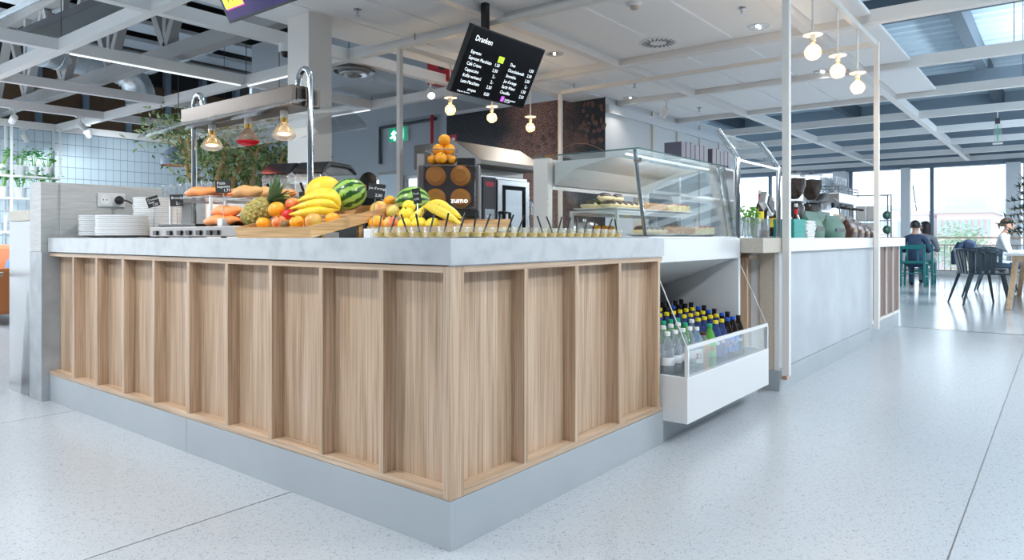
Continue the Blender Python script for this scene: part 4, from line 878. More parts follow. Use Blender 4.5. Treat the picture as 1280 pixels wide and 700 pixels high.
# --- plates
pp = MB().lathe([(.062, 0), (.066, .004), (.10, .009), (.126, .0145), (.1285, .0225), (.098, .0145), (.06, .007), (0, .0065)], n=32).build('plate', 'ceramic', smooth=True, org=(0, 0, 0))
firstp = True
for (u, x, n_, nm) in ((129, 1.775, 11, 'low stack by the wall socket'), (153, 1.68, 10, 'front stack beside the wall socket'), (197, 1.93, 20, 'tall stack beside the hot plate')):
    q = onx(u, 296, x)
    for k in range(n_):
        lb_ = ('topmost white plate of the ' if k == n_ - 1 else 'bottom white plate of the ' if k == 0 else ORD[k] + ' white plate from the bottom of the ') + nm
        loc = (q.x + random.uniform(-.002, .002), q.y + random.uniform(-.002, .002), ZT + .0005 + .0108 * k)
        o = pp if firstp else dup(pp); firstp = False
        o.location = loc; tag(o, lb_, 'plate', 'white plates in the ' + nm)
# --- hot plate bases
hp = thing('hot_plate', onx(240, 296, 1.80), 'low stainless steel warming plate with black knobs under the heat lamps', 'hot plate')
ya, yb = onx(300, 296, 1.64).y, onx(187, 296, 1.64).y
MB().box((1.64, ya, ZT + .006), (2.05, yb, ZT + .052)).build('body', 'steel', hp, bevel=.003)
for k in range(4): MB().cyl((1.69 + .31 * (k % 2), ya + .06 if k < 2 else yb - .06, ZT), (1.69 + .31 * (k % 2), ya + .06 if k < 2 else yb - .06, ZT + .006), .015, 10).build('foot', 'black', hp)
for u in (195, 212, 225, 236, 249, 262, 271):
    q = onx(u, 292, 1.64); MB().box((1.632, q.y - .018, ZT + .012), (1.6395, q.y + .018, ZT + .034)).build('knob', 'black', hp)
MB().box((1.67, (ya + yb) / 2 + .02, ZT + .053), (2.03, yb - .03, ZT + .066)).build('griddle', 'black', hp, bevel=.003)
# --- white frame risers with sheet tops
def riser(name, x0, x1, y0, y1, z0, z1, label, top='acrylic', leg='white_gloss', w=.012):
    t = thing(name, ((x0 + x1) / 2, (y0 + y1) / 2, z0), label, 'stand')
    for x in (x0 + w / 2, x1 - w / 2):
        for y in (y0 + w / 2, y1 - w / 2): MB().box((x - w / 2, y - w / 2, z0), (x + w / 2, y + w / 2, z1 - .008)).build('leg', leg, t)
    MB().box((x0, y0, z1 - .008), (x1, y1, z1)).build('top', top, t, bevel=.001)
    for y in (y0 + w / 2, y1 - w / 2): MB().box((x0 + w, y - w / 4, z1 - .022), (x1 - w, y + w / 4, z1 - .0085)).build('rail', leg, t)
    return t
zr = ZT + .0535
r1y0, r1y1 = onx(262, 290, 1.70).y, onx(204, 290, 1.70).y
riser('display_riser', 1.72, 2.03, r1y0 + .03, r1y1 - .02, zr + .0135, 1.150, 'white framed acrylic riser at the left under the heat lamps')
r2y0, r2y1 = onx(303, 290, 1.70).y, r1y0 - .03
riser('display_riser', 1.77, 2.03, r2y0 + .02, r2y1 + .03, zr, 1.135, 'white framed acrylic riser behind the pineapple')
# trays of hot loaves
def loaf_proto(L, r, m): 
    k = 11; pts = [(0, -L / 2 + L * i / (k - 1), r * .85 + .004 * sin(i * 1.3)) for i in range(k)]; rs = [r * (max(.04, 1 - abs(2 * i / (k - 1) - 1) ** 3.5)) for i in range(k)]
    o = MB().tube(pts, rs, 12).build('baguette', m, smooth=True, org=(0, 0, 0), ang=80)
    return o
lp = loaf_proto(.27, .026, 'orange_loaf'); lq = loaf_proto(.21, .03, 'bread')
loaves = [(lp, 1.76, (r1y0 + r1y1) / 2 - .03, 1.1505, .1), (lp, 1.83, (r1y0 + r1y1) / 2 - .05, 1.1505, -.08), (lp, 1.92, (r1y0 + r1y1) / 2 - .02, 1.1505, .05), (lq, 1.99, (r1y0 + r1y1) / 2 + .02, 1.1505, -.1),
          (lq, 1.80, (r2y0 + r2y1) / 2 + .0, 1.1355, .15), (lq, 1.90, (r2y0 + r2y1) / 2, 1.1355, -.05), (lp, 1.98, (r2y0 + r2y1) / 2, 1.1355, -.05),
          (lp, 1.69, r2y0 + .16, zr + .001, .1), (lp, 1.745, r2y0 + .15, zr + .001, -.05), (lp, 1.715, r2y0 + .16, zr + .046, .0)]
lbs = ['front orange crusted loaf on the left riser', 'second orange loaf on the left riser', 'third orange loaf on the left riser', 'rear golden loaf on the left riser', 'front golden loaf on the riser behind the pineapple', 'middle golden loaf on the riser behind the pineapple', 'rear orange loaf on the riser behind the pineapple', 'front orange loaf on the hot plate', 'rear orange loaf lying on the hot plate', 'orange loaf lying on top of two others on the hot plate']
us = set()
for (pr, x, y, z, rz), lb_ in zip(loaves, lbs):
    o = pr if pr.name not in us else dup(pr); us.add(pr.name); o.location = (x, y, z); o.rotation_euler = (0, 0, rz); tag(o, lb_, 'bread', 'warm loaves under the heat lamps')
# --- heat lamp gantry
GX = 2.09; GS = GX / 1.93
def gzz(z): return ZT + (z - ZT) * GS
gy0, gy1 = onx(388, 200, GX).y, onx(243, 200, GX).y
hg = thing('heat_lamp_gantry', (GX, (gy0 + gy1) / 2, ZT), 'stainless heat lamp gantry with chrome arched posts and clear curved guards', 'heat lamp')
for y, s_ in ((gy0, 1), (gy1, -1)):
    zt = gzz(1.665); R_ = .048
    pts = [(GX, y, ZT), (GX, y, zt)] + [(GX, y + s_ * R_ * (1 - cos(pi * k / 10)), zt + R_ * 1.2 * sin(pi * k / 10)) for k in range(1, 10)] + [(GX, y + s_ * 2 * R_, zt), (GX, y + s_ * 2 * R_, gzz(1.635))]
    MB().tube(pts, .0155, 12).build('arched_post', 'chrome', hg, smooth=True, ang=70)
    MB().lathe([(.03, 0), (.03, .004), (.017, .01)], (GX, y, ZT), 16).build('foot_ring', 'chrome', hg, smooth=True)
h0, h1 = gy0 + .03, gy1 - .0
ho = MB().box((GX - .08, h0, gzz(1.545)), (GX + .08, h1, gzz(1.635))).build('hood', 'hood_steel', hg, bevel=.004)
for k in range(4):
    y = h0 + .04 + (h1 - h0 - .08) * k / 3; MB().ball((GX - .082, y, gzz(1.562)), .006, 8, 5).build('rivet', 'chrome', ho, smooth=True)
for k in range(4): MB().box((GX - .06 + .034 * k, h0 - .004, gzz(1.56)), (GX - .042 + .034 * k, h0 - .001, gzz(1.622))).build('vent_slot', 'black', ho)
for s_, nm in ((-1, 'front_guard'), (1, 'rear_guard')):
    mb = MB(); N_ = 10; y0, y1 = h0 - .12, h1 + .10; prof = []
    for k in range(N_ + 1):
        a = radians(68) * k / N_; prof.append((GX + s_ * (.083 + .215 * sin(a)), gzz(1.548) - .14 * (1 - cos(a)) ))
    n0 = len(mb.v)
    for (x, z) in prof: mb.v += [Vector((x, y0, z)), Vector((x, y1, z))]
    for (x, z) in prof: mb.v += [Vector((x + s_ * .003, y0, z + .003)), Vector((x + s_ * .003, y1, z + .003))]
    K = 2 * (N_ + 1)
    for k in range(N_):
        a = 2 * k; mb.f += [[a, a + 1, a + 3, a + 2], [K + a, K + a + 2, K + a + 3, K + a + 1], [a, a + 2, K + a + 2, K + a], [a + 1, K + a + 1, K + a + 3, a + 3]]
    mb.f += [[0, K, K + 1, 1], [K - 2, K - 1, 2 * K - 1, 2 * K - 2]]
    mb.build(nm, 'clear', hg, smooth=True)
for k, u in enumerate((265, 310, 355)):
    y = onx(u, 160, GX).y; z0 = gzz(1.545)
    MB().lathe([(.02, -.035), (.02, 0)], (GX, y, z0), 14).build('lamp_socket', 'ceramic', hg, smooth=True)
    b_ = MB().lathe([(.0165, -.06), (.018, -.035)], (GX, y, z0), 14).build('screw_base', 'brass', hg, smooth=True)
    MB().lathe([(.060, -.125), (.058, -.118), (.042, -.09), (.022, -.066), (.018, -.058)], (GX, y, z0), 22, closed=True).build('bulb_reflector', 'bulb_glass', hg, smooth=True)
    MB().lathe([(.0, -.150), (.03, -.148), (.052, -.138), (.0605, -.125)], (GX, y, z0), 22).build('bulb_front', 'red_glass' if k == 1 else 'frosted', hg, smooth=True)
    if k != 1: MB().ball((GX, y, z0 - .118), (.035, .035, .008), 12, 6).build('filament', 'heat_glow', hg, smooth=True)
    l = spot('heat_glow_light', (GX, y, z0 - .155), (GX, y, .9), 6 if k != 1 else 3, 110, .8, (1, .66, .38) if k != 1 else (1, .25, .2), .04); l.parent = hg; l.location = Vector((GX, y, z0 - .155)) - hg.location
# --- price signs
def sign(u, v, x, w, h, tilt, base_v, label, lines, base=True, foot=None, zb=None, lean=0.):
    c = onx(u, v, x); zb = ZT if zb is None else zb; rz = ANG - pi / 2 + .15   # face the viewer's side of the counter
    t = thing('price_sign', (c.x, c.y, zb), label, 'sign', 'black chalk price signs'); ux_ = Vector((cos(rz), sin(rz), 0)); uy_ = Vector((0, 0, 1)); 
    ux_, uy_ = ux_ * cos(tilt) + uy_ * sin(tilt), uy_ * cos(tilt) - ux_ * sin(tilt)
    o_ = c - ux_ * w / 2 - uy_ * h / 2; n_ = ux_.cross(uy_)
    slab(MB(), o_, ux_, uy_, w, h, .003).build('board', 'black_matte', t)
    for (s, fx, fy_, sz) in lines: text(s, sz, 'chalk', t, o_ + ux_ * fx * w + uy_ * fy_ * h, ux_, uy_, lift=.001)
    f_ = Vector(foot) if foot is not None else Vector((c.x + .003, c.y, zb))
    MB().cyl(c - uy_ * h / 2 - n_ * .0015, f_ + Vector((0, 0, .03 if base else 0.001)), .0016, 6).build('stem', 'chrome', t)
    if base: MB().box((f_.x - .02, f_.y - .02, f_.z), (f_.x + .02, f_.y + .02, f_.z + .034)).build('foot_block', 'white_gloss', t, bevel=.002)
sign(191, 252, 1.72, .06, .055, .30, 0, 'tilted black price sign in front of the tall plate stack', [('Croissant', .1, .62, .016), ('kaas', .15, .36, .016), ('1,50', .4, .1, .016)], base=False)
sign(220.5, 250.5, 1.695, .062, .058, .03, 0, 'black price sign on the left riser beside the hot plate', [('Broodje', .12, .62, .018), ('2,-', .45, .15, .02)], base=False, zb=zr - .0015)
sign(279, 233, 1.67, .066, .058, .05, 0, 'black price sign above the orange loaves', [('Pizza', .1, .66, .018), ('baguette', .1, .40, .016), ('1,75', .5, .1, .018)], zb=zr - .0015)
# --- slanted bamboo fruit tray
def tray(name, x0, x1, y0, y1, z0, rise, hgt, label):
    t = thing(name, ((x0 + x1) / 2, (y0 + y1) / 2, z0), label, 'tray'); sl = rise / (x1 - x0); th = .012
    def zz(x): return z0 + .004 + (x - x0) * sl
    MB().add([(x0 + th, y0 + th, zz(x0 + th)), (x1 - th, y0 + th, zz(x1 - th)), (x1 - th, y1 - th, zz(x1 - th)), (x0 + th, y1 - th, zz(x0 + th)), (x0 + th, y0 + th, zz(x0 + th) + .008), (x1 - th, y0 + th, zz(x1 - th) + .008), (x1 - th, y1 - th, zz(x1 - th) + .008), (x0 + th, y1 - th, zz(x0 + th) + .008)], [[3, 2, 1, 0], [4, 5, 6, 7], [0, 1, 5, 4], [1, 2, 6, 5], [2, 3, 7, 6], [3, 0, 4, 7]]).build('bottom', 'bamboo', t)
    MB().prism([(x0 - .014, z0 + hgt), (x0, z0), (x0 + th, z0), (x0 + th - .008, z0 + hgt)], 'y', y0 + th, y1 - th).build('front_board', 'bamboo', t)
    MB().box((x1 - th, y0 + th, z0 + rise), (x1, y1 - th, z0 + rise + hgt)).build('back_board', 'bamboo', t, bevel=.001)
    for ya_ in (y0, y1 - th):
        MB().prism([(x0, z0), (x1 - .001, z0 + rise), (x1 - .001, z0 + rise + hgt), (x0 - .014, z0 + hgt)], 'y', ya_, ya_ + th).build('side_board', 'bamboo_x', t)
    for (x, h_) in ((x1 - .04, rise - .02), (x0 + (x1 - x0) * .55, rise * .5 - .008)):
        for ya_ in (y0 + .02, y1 - .04): MB().box((x, ya_, z0), (x + .02, ya_ + .02, z0 + max(.006, h_ + .01))).build('support', 'bamboo', t)
    return lambda x: zz(x) + .0085
t1z = tray('fruit_tray', 1.605, 2.04, 2.215, 2.73, ZT + .0005, .10, .042, 'slanted bamboo tray holding pineapple, bananas and melons')
t2z = tray('fruit_tray', 1.86, 2.20, 1.74, 2.19, ZT + .0005, .03, .045, 'low bamboo tray of citrus and bananas near the juicer')
# fruit builders
def fruit(name, m, p, r, label, cat, grp, stem='stem_green', rot=None, sq=.93):
    t = MB().lathe([(0, -r * sq * .94), (r * .35, -r * sq * .92)] + [(r * cos(a), r * sq * sin(a)) for a in [radians(d) for d in range(-55, 60, 14)]] + [(r * .35, r * sq * .92), (r * .10, r * sq * .86), (0, r * sq * .84)], n=18)
    o = t.build(name, m, smooth=True, org=(0, 0, 0), ang=80); o.location = p; o.rotation_euler = rot or (random.uniform(-.5, .5), random.uniform(-.5, .5), random.uniform(0, 6))
    tag(o, label, cat, grp); MB().cyl((0, 0, r * sq * .84), (0, 0, r * sq * .84 + .006), .004, 8).build('stem', stem, o, local=True)
    return o
def rest(p, zf, r): return Vector((p.x, p.y, max(p.z, zf(p.x) + r * .96)))
def F1(u, v, x, r, nm, m, label, cat): fruit(nm, m, rest(onx(u, v, x), t1z, r), r, label, cat, 'fruit in the slanted tray')
F1(329, 279, 1.68, .028, 'orange', 'orange_skin', 'orange below the pineapple at the tray front', 'orange')
F1(349, 278, 1.67, .030, 'apple', 'apple_skin', 'red yellow apple beside the kiwi', 'apple')
F1(356, 281, 1.645, .019, 'kiwi', 'kiwi', 'brown kiwi between the apple and the orange', 'kiwi')
F1(371, 278, 1.67, .029, 'orange', 'orange_skin', 'round orange under the banana tips', 'orange')
F1(392, 277, 1.69, .034, 'mango', 'mango_skin', 'green and red mango at the tray corner', 'mango')
F1(346, 262, 1.735, .036, 'orange', 'orange_skin', 'large orange right beside the pineapple', 'orange')
F1(366, 255, 1.79, .031, 'apple', 'apple_skin', 'red apple behind the large orange', 'apple')
F1(355, 251, 1.84, .034, 'mango', 'mango_skin', 'mango behind the pineapple leaves', 'mango')
F1(360, 268, 1.75, .026, 'apple', 'lab_red', 'bright red apple tucked under the bananas', 'apple')
F1(416, 276, 1.74, .030, 'orange', 'orange_skin', 'orange behind the side board of the slanted tray', 'orange')
F1(380, 268, 1.80, .032, 'orange', 'orange_skin', 'orange hidden under the banana bunch', 'orange')
# melons
def melon(name, m, p, r, rot, label, cat, zf):
    p = Vector((p.x, p.y, max(p.z, zf(p.x) + min(r) * .97))); o = MB().ball((0, 0, 0), r, 28, 16).build(name, m, smooth=True, org=(0, 0, 0), ang=80); o.location = p; o.rotation_euler = rot; tag(o, label, cat, 'melons in the fruit trays')
    MB().lathe([(.011, r[2] * .985), (.007, r[2] * 1.03), (.004, r[2] * 1.06)], n=10).build('stem', 'stem_brown', o, local=True, smooth=True)
melon('honeydew_melon', 'melon_skin', onx(404, 239, 1.955), (.066, .066, .082), (radians(70), .2, radians(60)), 'yellow honeydew melon behind the bananas', 'melon', t1z)
melon('watermelon', 'melon_stripe', onx(436, 243, 1.94), (.068, .068, .078), (radians(-62), radians(10), radians(-125)), 'striped green watermelon at the raised tray corner', 'watermelon', t1z)
melon('watermelon', 'melon_stripe', onx(516, 252, 2.12), (.066, .066, .075), (radians(85), 0, radians(40)), 'smaller pale watermelon behind the lemons', 'watermelon', t2z)
# pineapple, leaning
pc = rest(onx(322, 266, 1.74), t1z, .058); pa = thing('pineapple', pc, 'ripe pineapple with grey green crown lying at the tray end', 'pineapple')
M3 = Matrix.Rotation(radians(-52), 3, FW[0] * Vector((1, 0, 0)) + FW[1] * Vector((0, 1, 0))).inverted() @ Matrix.Rotation(.0, 3, 'Z')
body = MB().lathe([(0, -.072), (.03, -.070), (.048, -.052), (.055, -.02), (.055, .015), (.047, .05), (.028, .07), (0, .073)], n=20, M=M3).build('flesh_body', 'pine_skin', pa, local=True, smooth=True)
em = None
for k in range(96):
    z = -.062 + .126 * k / 95; a = k * 2.39996; r = .0555 * sqrt(max(.05, 1 - (z / .082) ** 2)); d = M3 @ Vector((cos(a), sin(a), z * 4)).normalized(); p = M3 @ Vector((r * cos(a), r * sin(a), z))
    rot = d.to_track_quat('Z', 'Y').to_euler()
    if em is None:
        o = MB().lathe([(.0078, -.004), (.0072, .002), (.003, .0038), (.0008, .008)], n=6).build('eye', 'pine_eye', body, local=True); em = o.data; o.location = p; o.rotation_euler = rot
    else: share('eye', em, body, p, rot)
top = M3 @ Vector((0, 0, .066))
for k in range(30):
    a = k * 2.39996; tl = .17 - .0028 * k if k > 8 else .10 + .006 * k; sp_ = .15 + .75 * (1 - k / 30)
    d = (M3 @ Vector((cos(a) * sp_, sin(a) * sp_, 1))).normalized(); L = tl * 1.1; w = .011; sd = d.cross(Vector((.3, .2, 1))).normalized(); cv = Vector((0, 0, -.02)) + (M3 @ Vector((cos(a), sin(a), 0))) * .018
    pts = [top, top + d * L * .4, top + d * L * .75 + cv * .4, top + d * L + cv]
    mb = MB(); ws = (w * .8, w, w * .6, .0008)
    for p, w_ in zip(pts, ws): mb.v += [p - sd * w_, p + sd.cross(d) * .003, p + sd * w_]
    for i in range(3): mb.f += [[3 * i, 3 * i + 1, 3 * i + 4, 3 * i + 3], [3 * i + 1, 3 * i + 2, 3 * i + 5, 3 * i + 4]]
    mb.build('leaf', 'pine_leaf', pa, local=True, smooth=True)
# bananas
def banana_bunch(loc, specs, label, stem_at):
    t = thing('banana_bunch', loc, label, 'bananas', 'banana bunches')
    for pts in specs:
        pts = [Vector(p) for p in pts]; P_ = []
        for i in range(13):
            s = i / 12; a, b_, c = pts
            P_.append((1 - s) ** 2 * a + 2 * s * (1 - s) * b_ + s * s * c)
        rs = [.005, .007, .011, .0155, .0175, .0185, .0187, .0185, .0178, .016, .013, .008, .004]
        bo = MB().tube([p - Vector(loc) for p in P_], rs, 7).build('banana', 'banana_skin', t, local=True, smooth=True, ang=70)
        MB().tube([P_[-1] - Vector(loc), P_[-1] + (P_[-1] - P_[-2]).normalized() * .006 - Vector(loc)], .0036, 6).build('tip', 'stem_brown', bo, local=True)
    s_ = Vector(stem_at) - Vector(loc)
    MB().tube([s_, s_ + Vector((.012, -.012, .012))], .011, 8).build('stem', 'stem_green', t, local=True)
def o3(u, v, x): return onx(u, v, x)
st_ = o3(424, 262, 1.86)
banana_bunch(st_, [(st_, o3(402, 262, 1.70), o3(362, 268, 1.74)), (st_, o3(412, 246, 1.72), o3(363, 261, 1.75)), (st_, o3(424, 232, 1.78), o3(368, 253, 1.80)), (st_ + Vector((.005, 0, 0)), o3(424, 226, 1.87), o3(376, 248, 1.85))], 'bunch of ripe yellow bananas in the slanted tray', st_)
st2 = o3(530, 258, 1.99)
banana_bunch(st2, [(st2, o3(555, 254, 1.93), o3(577, 273, 1.90)), (st2, o3(550, 262, 1.90), o3(576, 280, 1.87)), (st2, o3(548, 250, 2.00), o3(564, 262, 2.02)), (st2, o3(520, 275, 1.90), o3(512, 276, 1.93))], 'bunch of bananas with a sticker beside the juicer', st2)
def F2(u, v, x, r, nm, m, label, cat): fruit(nm, m, rest(onx(u, v, x), t2z, r), r, label, cat, 'fruit in the low tray')
F2(474, 262, 2.00, .040, 'mango', 'mango_skin', 'large green mango behind the price sign stem', 'mango')
F2(470, 279, 1.90, .033, 'orange', 'orange_skin', 'orange at the left front of the low tray', 'orange')
F2(487, 252, 2.10, .028, 'orange', 'orange_skin', 'small orange on top behind the large mango', 'orange')
F2(489, 279, 1.90, .031, 'apple', 'apple_skin', 'pink apple at the front of the low tray', 'apple')
F2(491, 265, 1.99, .030, 'mango', 'mango_skin', 'yellow mango above the pink apple', 'mango')
F2(508, 268, 1.95, .031, 'lemon', 'lemon_skin', 'yellow citrus in the middle of the low tray', 'lemon')
F2(511, 258, 2.03, .028, 'lemon', 'lemon_skin', 'yellow citrus lying below the pale watermelon', 'lemon')
F2(506, 281, 1.89, .029, 'lemon', 'lemon_skin', 'yellow citrus at the tray front beside the pink apple', 'lemon')
F2(524, 280, 1.89, .030, 'lemon', 'lemon_skin', 'yellow citrus under the banana stem', 'lemon')
F2(541, 281, 1.89, .029, 'lemon', 'lemon_skin', 'yellow citrus under the banana tips', 'lemon')
sign(470.5, 239, 1.80, .066, .058, -.12, 0, 'black price sign reading jus d orange in front of the mango', [("Jus d'orange", .06, .62, .0135), ('2,00', .45, .15, .016)], foot=(1.735, onx(464, 295, 1.735).y, ZT))
sign(521, 245, 1.845, .030, .058, .15, 0, 'narrow black price sign in front of the pale watermelon', [('Fruit', .1, .6, .011), ('0,50', .1, .25, .011)], base=False, foot=(1.815, onx(521, 290, 1.815).y, ZT))
# --- juice tasters with straws
cu = thing('juice_cup', (0, 0, 0), 'x', 'cup')
MB().lathe([(.021, 0), (.024, .002), (.029, .036), (.0275, .036), (.0225, .004), (0, .0035)], n=16).build('cup_body', 'cup_plastic', cu, local=True, smooth=True)
MB().lathe([(0, .0042), (.0222, .0042), (.0245, .018), (0, .018)], n=14).build('juice', 'juice_yellow', cu, local=True, smooth=True)
MB().cyl((.008, .004, .019), (-.012, -.008, .080), .0032, 6).build('straw', 'black', cu, local=True)
cups = [(1.66, 1.90 - .064 * k) for k in range(6)] + [(1.665 + .0615 * k, 1.515) for k in range(17)]
for k, (x, y) in enumerate(cups):
    o = cu if k == 0 else dup(cu); o.location = (x, y, ZT + .0005); o.rotation_euler = (0, 0, random.uniform(0, 6))
    tag(o, 'small cup of yellow juice with black straw' + (', %s from left on left worktop edge' % ORD[k] if k < 6 else ', %s from the corner on the front edge' % ORD[k - 6]), 'cup', 'juice cups on the ' + ('left worktop edge' if k < 6 else 'front worktop edge'))
# --- orange juicer
JX, JY = 2.50, 2.36; jr = ANG - pi / 2
ju = thing('orange_juicer', (JX, JY, ZT), 'tall orange juicing machine with smoked cover and wire basket of oranges', 'juicer', rz=jr)
MB().box((-.15, .04, 0), (.15, .16, .36)).build('cabinet', 'steel_dark', ju, local=True, bevel=.006)
MB().box((-.15, -.14, 0), (.15, .04, .055)).build('base', 'black', ju, local=True, bevel=.005)
MB().box((-.15, -.10, .10), (.15, .04, .13)).build('drip_shelf', 'black', ju, local=True, bevel=.003)
MB().box((-.135, -.11, .135), (.135, .038, .345)).build('smoked_cover', 'smoke', ju, local=True, bevel=.008)
MB().box((-.155, .0, .02), (-.12, .038, .41)).build('side_column', 'steel', ju, local=True, bevel=.003)
MB().box((.04, -.02, .348), (.13, .04, .388)).build('control_box', 'black', ju, local=True, bevel=.004)
zt_ = text('zumo', .036, 'text_white', None, (0, 0, 0), (1, 0, 0), (0, 0, 1)); zt_.parent = ju; zt_.location = (.02, -.1125, .165)
for (x, z) in ((-.06, .30), (.06, .30), (-.06, .19), (.06, .19)):
    MB().lathe([(.048, 0), (.048, .06), (.03, .075)], (x, .02, z), 18, Matrix.Rotation(pi / 2, 3, 'X')).build('squeezer_drum', 'juice_orange' if z > .2 else 'orange_skin', ju, local=True, smooth=True)
MB().cyl((0, -.06, .06), (0, -.06, .1), .02, 12).build('tap', 'chrome', ju, local=True)
for k in range(3): MB().tube([(-.03 + (.085 - .012 * k) * cos(2 * pi * i / 20), .02 + (.075 - .012 * k) * sin(2 * pi * i / 20),   .425 - .024 * k) for i in range(21)], .0025, 6).build('basket_wire', 'chrome', ju, local=True, smooth=True)
MB().box((-.09, -.05, .3465), (.03, .08, .3515)).build('basket_plate', 'steel', ju, local=True)
R3 = Matrix.Rotation(jr, 3, 'Z')
for k, (x, y, z) in enumerate(((-.075, .008, .383), (.008, .005, .383), (-.034, .056, .383), (-.034, -.038, .383), (-.05, .01, .430), (.0, .02, .432), (-.022, .015, .478))):
    fruit('orange', 'orange_skin', Vector((JX, JY, ZT)) + R3 @ Vector((x, y, z)), .030, ('left orange in the juicer basket', 'right orange in the juicer basket', 'rear orange in the juicer basket', 'front orange in the juicer basket', 'upper orange in the juicer basket', 'upper right orange in the juicer basket', 'topmost orange piled on the juicer basket')[k], 'orange', 'oranges in the juicer basket')
# --- slush machine
SX, SY = 2.345, 3.27; sl_ = thing('slush_machine', (SX, SY, ZT), 'twin tank slush machine with black lids behind the bananas', 'drink machine', rz=ANG - pi / 2 - .35)
MB().box((-.21, -.02, 0), (.21, .24, .16)).build('base', 'black', sl_, local=True, bevel=.006)
MB().box((-.21, -.18, 0), (.21, -.02, .03)).build('drip_tray', 'steel', sl_, local=True)
for s_ in (-1, 1):
    x = s_ * .105
    MB().prism([(-.15, .16), (.16, .16), (.16, .355), (.10, .38), (-.08, .38), (-.15, .33)], 'x', x - .088, x + .088).build('tank', 'acrylic', sl_, local=True, bevel=.012)
    MB().prism([(-.155, .345), (-.15, .338), (-.08, .382), (.10, .382), (.17, .35), (.175, .365), (.11, .405), (-.09, .405)], 'x', x - .095, x + .095).build('lid', 'black', sl_, local=True, bevel=.008)
    MB().cyl((x, -.12, .25), (x, .14, .25), .05, 14).build('auger', 'frosted', sl_, local=True, smooth=True)
    MB().box((x - .02, -.20, .14), (x + .02, -.17, .24)).build('tap', 'black', sl_, local=True, bevel=.004)
    MB().cyl((x, -.185, .24), (x, -.21, .285), .007, 8).build('tap_lever', 'black', sl_, local=True)
# --- glasses on a low white shelf behind the plates
gs = thing('glass_shelf', (2.26, 4.25, ZT), 'low white shelf carrying drinking glasses behind the plates', 'shelf')
ya, yb = onx(268, 240, 2.16).y, 4.62
ya += .07; MB().box((2.12, ya, 1.185), (2.42, yb, 1.20)).build('board', 'white', gs)
for y in (ya, yb - .015): MB().box((2.15, y, ZT), (2.40, y + .015, 1.185)).build('side', 'white', gs)
gp = thing('drinking_glass', (0, 0, 0), 'x', 'glass')
MB().lathe([(.026, 0), (.028, .004), (.033, .085), (.0315, .085), (.0265, .012), (0, .010)], n=16).build('glass_body', 'pet', gp, local=True, smooth=True)
for k, u in enumerate((209, 219, 229, 239, 249, 258)):
    for j in range(2):
        if j and onx(u, 238, 2.27).y > 4.58: continue
        o = gp if (k == 0 and j == 0) else dup(gp); q = onx(u, 238, 2.17 + .12 * j); o.location = (q.x, q.y, 1.2005)
        tag(o, 'clear drinking glass on the white shelf, %s row, %s from left' % ('front' if j == 0 else 'rear', ORD[k]), 'glass', 'glasses in the %s row' % ('front' if j == 0 else 'rear'))
# ================================================================== GLASS DISPLAY CASE
dc = thing('display_case', (3.5, 1.85, .949), 'slanted glass pastry display case on the counter', 'display case')
X0, X1, YF, YT2, YB2, ZG = 2.95, 4.07, 1.515, 1.575, 2.10, 1.365
MB().box((X0, YF, .9450), (X1, YB2 + .1, .955)).build('deck', 'white_gloss', dc)
MB().box((X0, YB2 - .01, .956), (X0 + .045, YB2 + .08, 1.36)).build('back_post', 'frame_white', dc, bevel=.002)
MB().box((X1 - .045, YB2 - .01, .956), (X1, YB2 + .08, 1.36)).build('back_post', 'frame_white', dc, bevel=.002)
slab(MB(), Vector((X0 + .003, YF + .006, .957)), Vector((1, 0, 0)), Vector((0, YT2 - YF, ZG - .957)).normalized(), X1 - X0 - .006, (Vector((0, YT2 - YF, ZG - .957))).length, .006).build('front_glass', 'glass', dc)
for x in (X0, X1 - .006):
    MB().prism([(YF + .012, .957), (YB2 - .012, .957), (YB2 - .012, ZG), (YT2 + .008, ZG)], 'x', x, x + .006).build('side_glass', 'glass', dc)
MB().box((X0 - .004, YT2 - .006, ZG + .001), (X1 + .004, YB2 + .08, ZG + .007)).build('top_glass', 'glass', dc)
mb = MB(); mb.box((X0 - .005, YT2 - .0075, ZG), (X1 + .005, YT2 - .006, ZG + .008)); mb.box((X0 - .0055, YT2 - .006, ZG), (X0 - .004, YB2 + .08, ZG + .008)); mb.build('glass_edge', 'glass_edge', dc)
for x in (X0 + .012, X1 - .10, X1 - .012):
    MB().tube([(x, YF + .024, .957), (x, YT2 + .016, ZG - .03), (x, YT2 + .02, ZG)], .010, 10).build('strut', 'chrome', dc, smooth=True)
MB().cyl((X0 + .012, YT2 - .012, ZG - .05), (X0 + .012, YT2 + .02, ZG - .05), .012, 12).build('clamp', 'chrome', dc)
MB().box((X0 + .05, YB2 - .008, 1.20), (X1 - .05, YB2 + .006, 1.355)).build('back_panel', 'white', dc)
MB().prism([(1.72, 1.345), (YB2 - .02, 1.345), (YB2 - .02, 1.22), (1.95, 1.30)], 'x', X0 + .05, X1 - .05).build('canopy', 'white', dc, bevel=.004)
MB().box((X0 + .06, 1.66, 1.350), (X1 - .06, 1.672, 1.360)).build('light_strip', 'led_glow_white', dc)
l = area('case_light', (3.5, 1.68, 1.335), .9, .05, 2.2, (.95, .98, 1), (radians(42), 0, 0)); l.parent = dc; l.location = Vector((3.51, 1.666, 1.345)) - dc.location
for u in (572,): pass
riser('cake_riser', 3.02, 3.98, 1.72, 2.00, .9555, 1.085, 'long white riser inside the pastry case', 'white_gloss', 'white_gloss', .016)
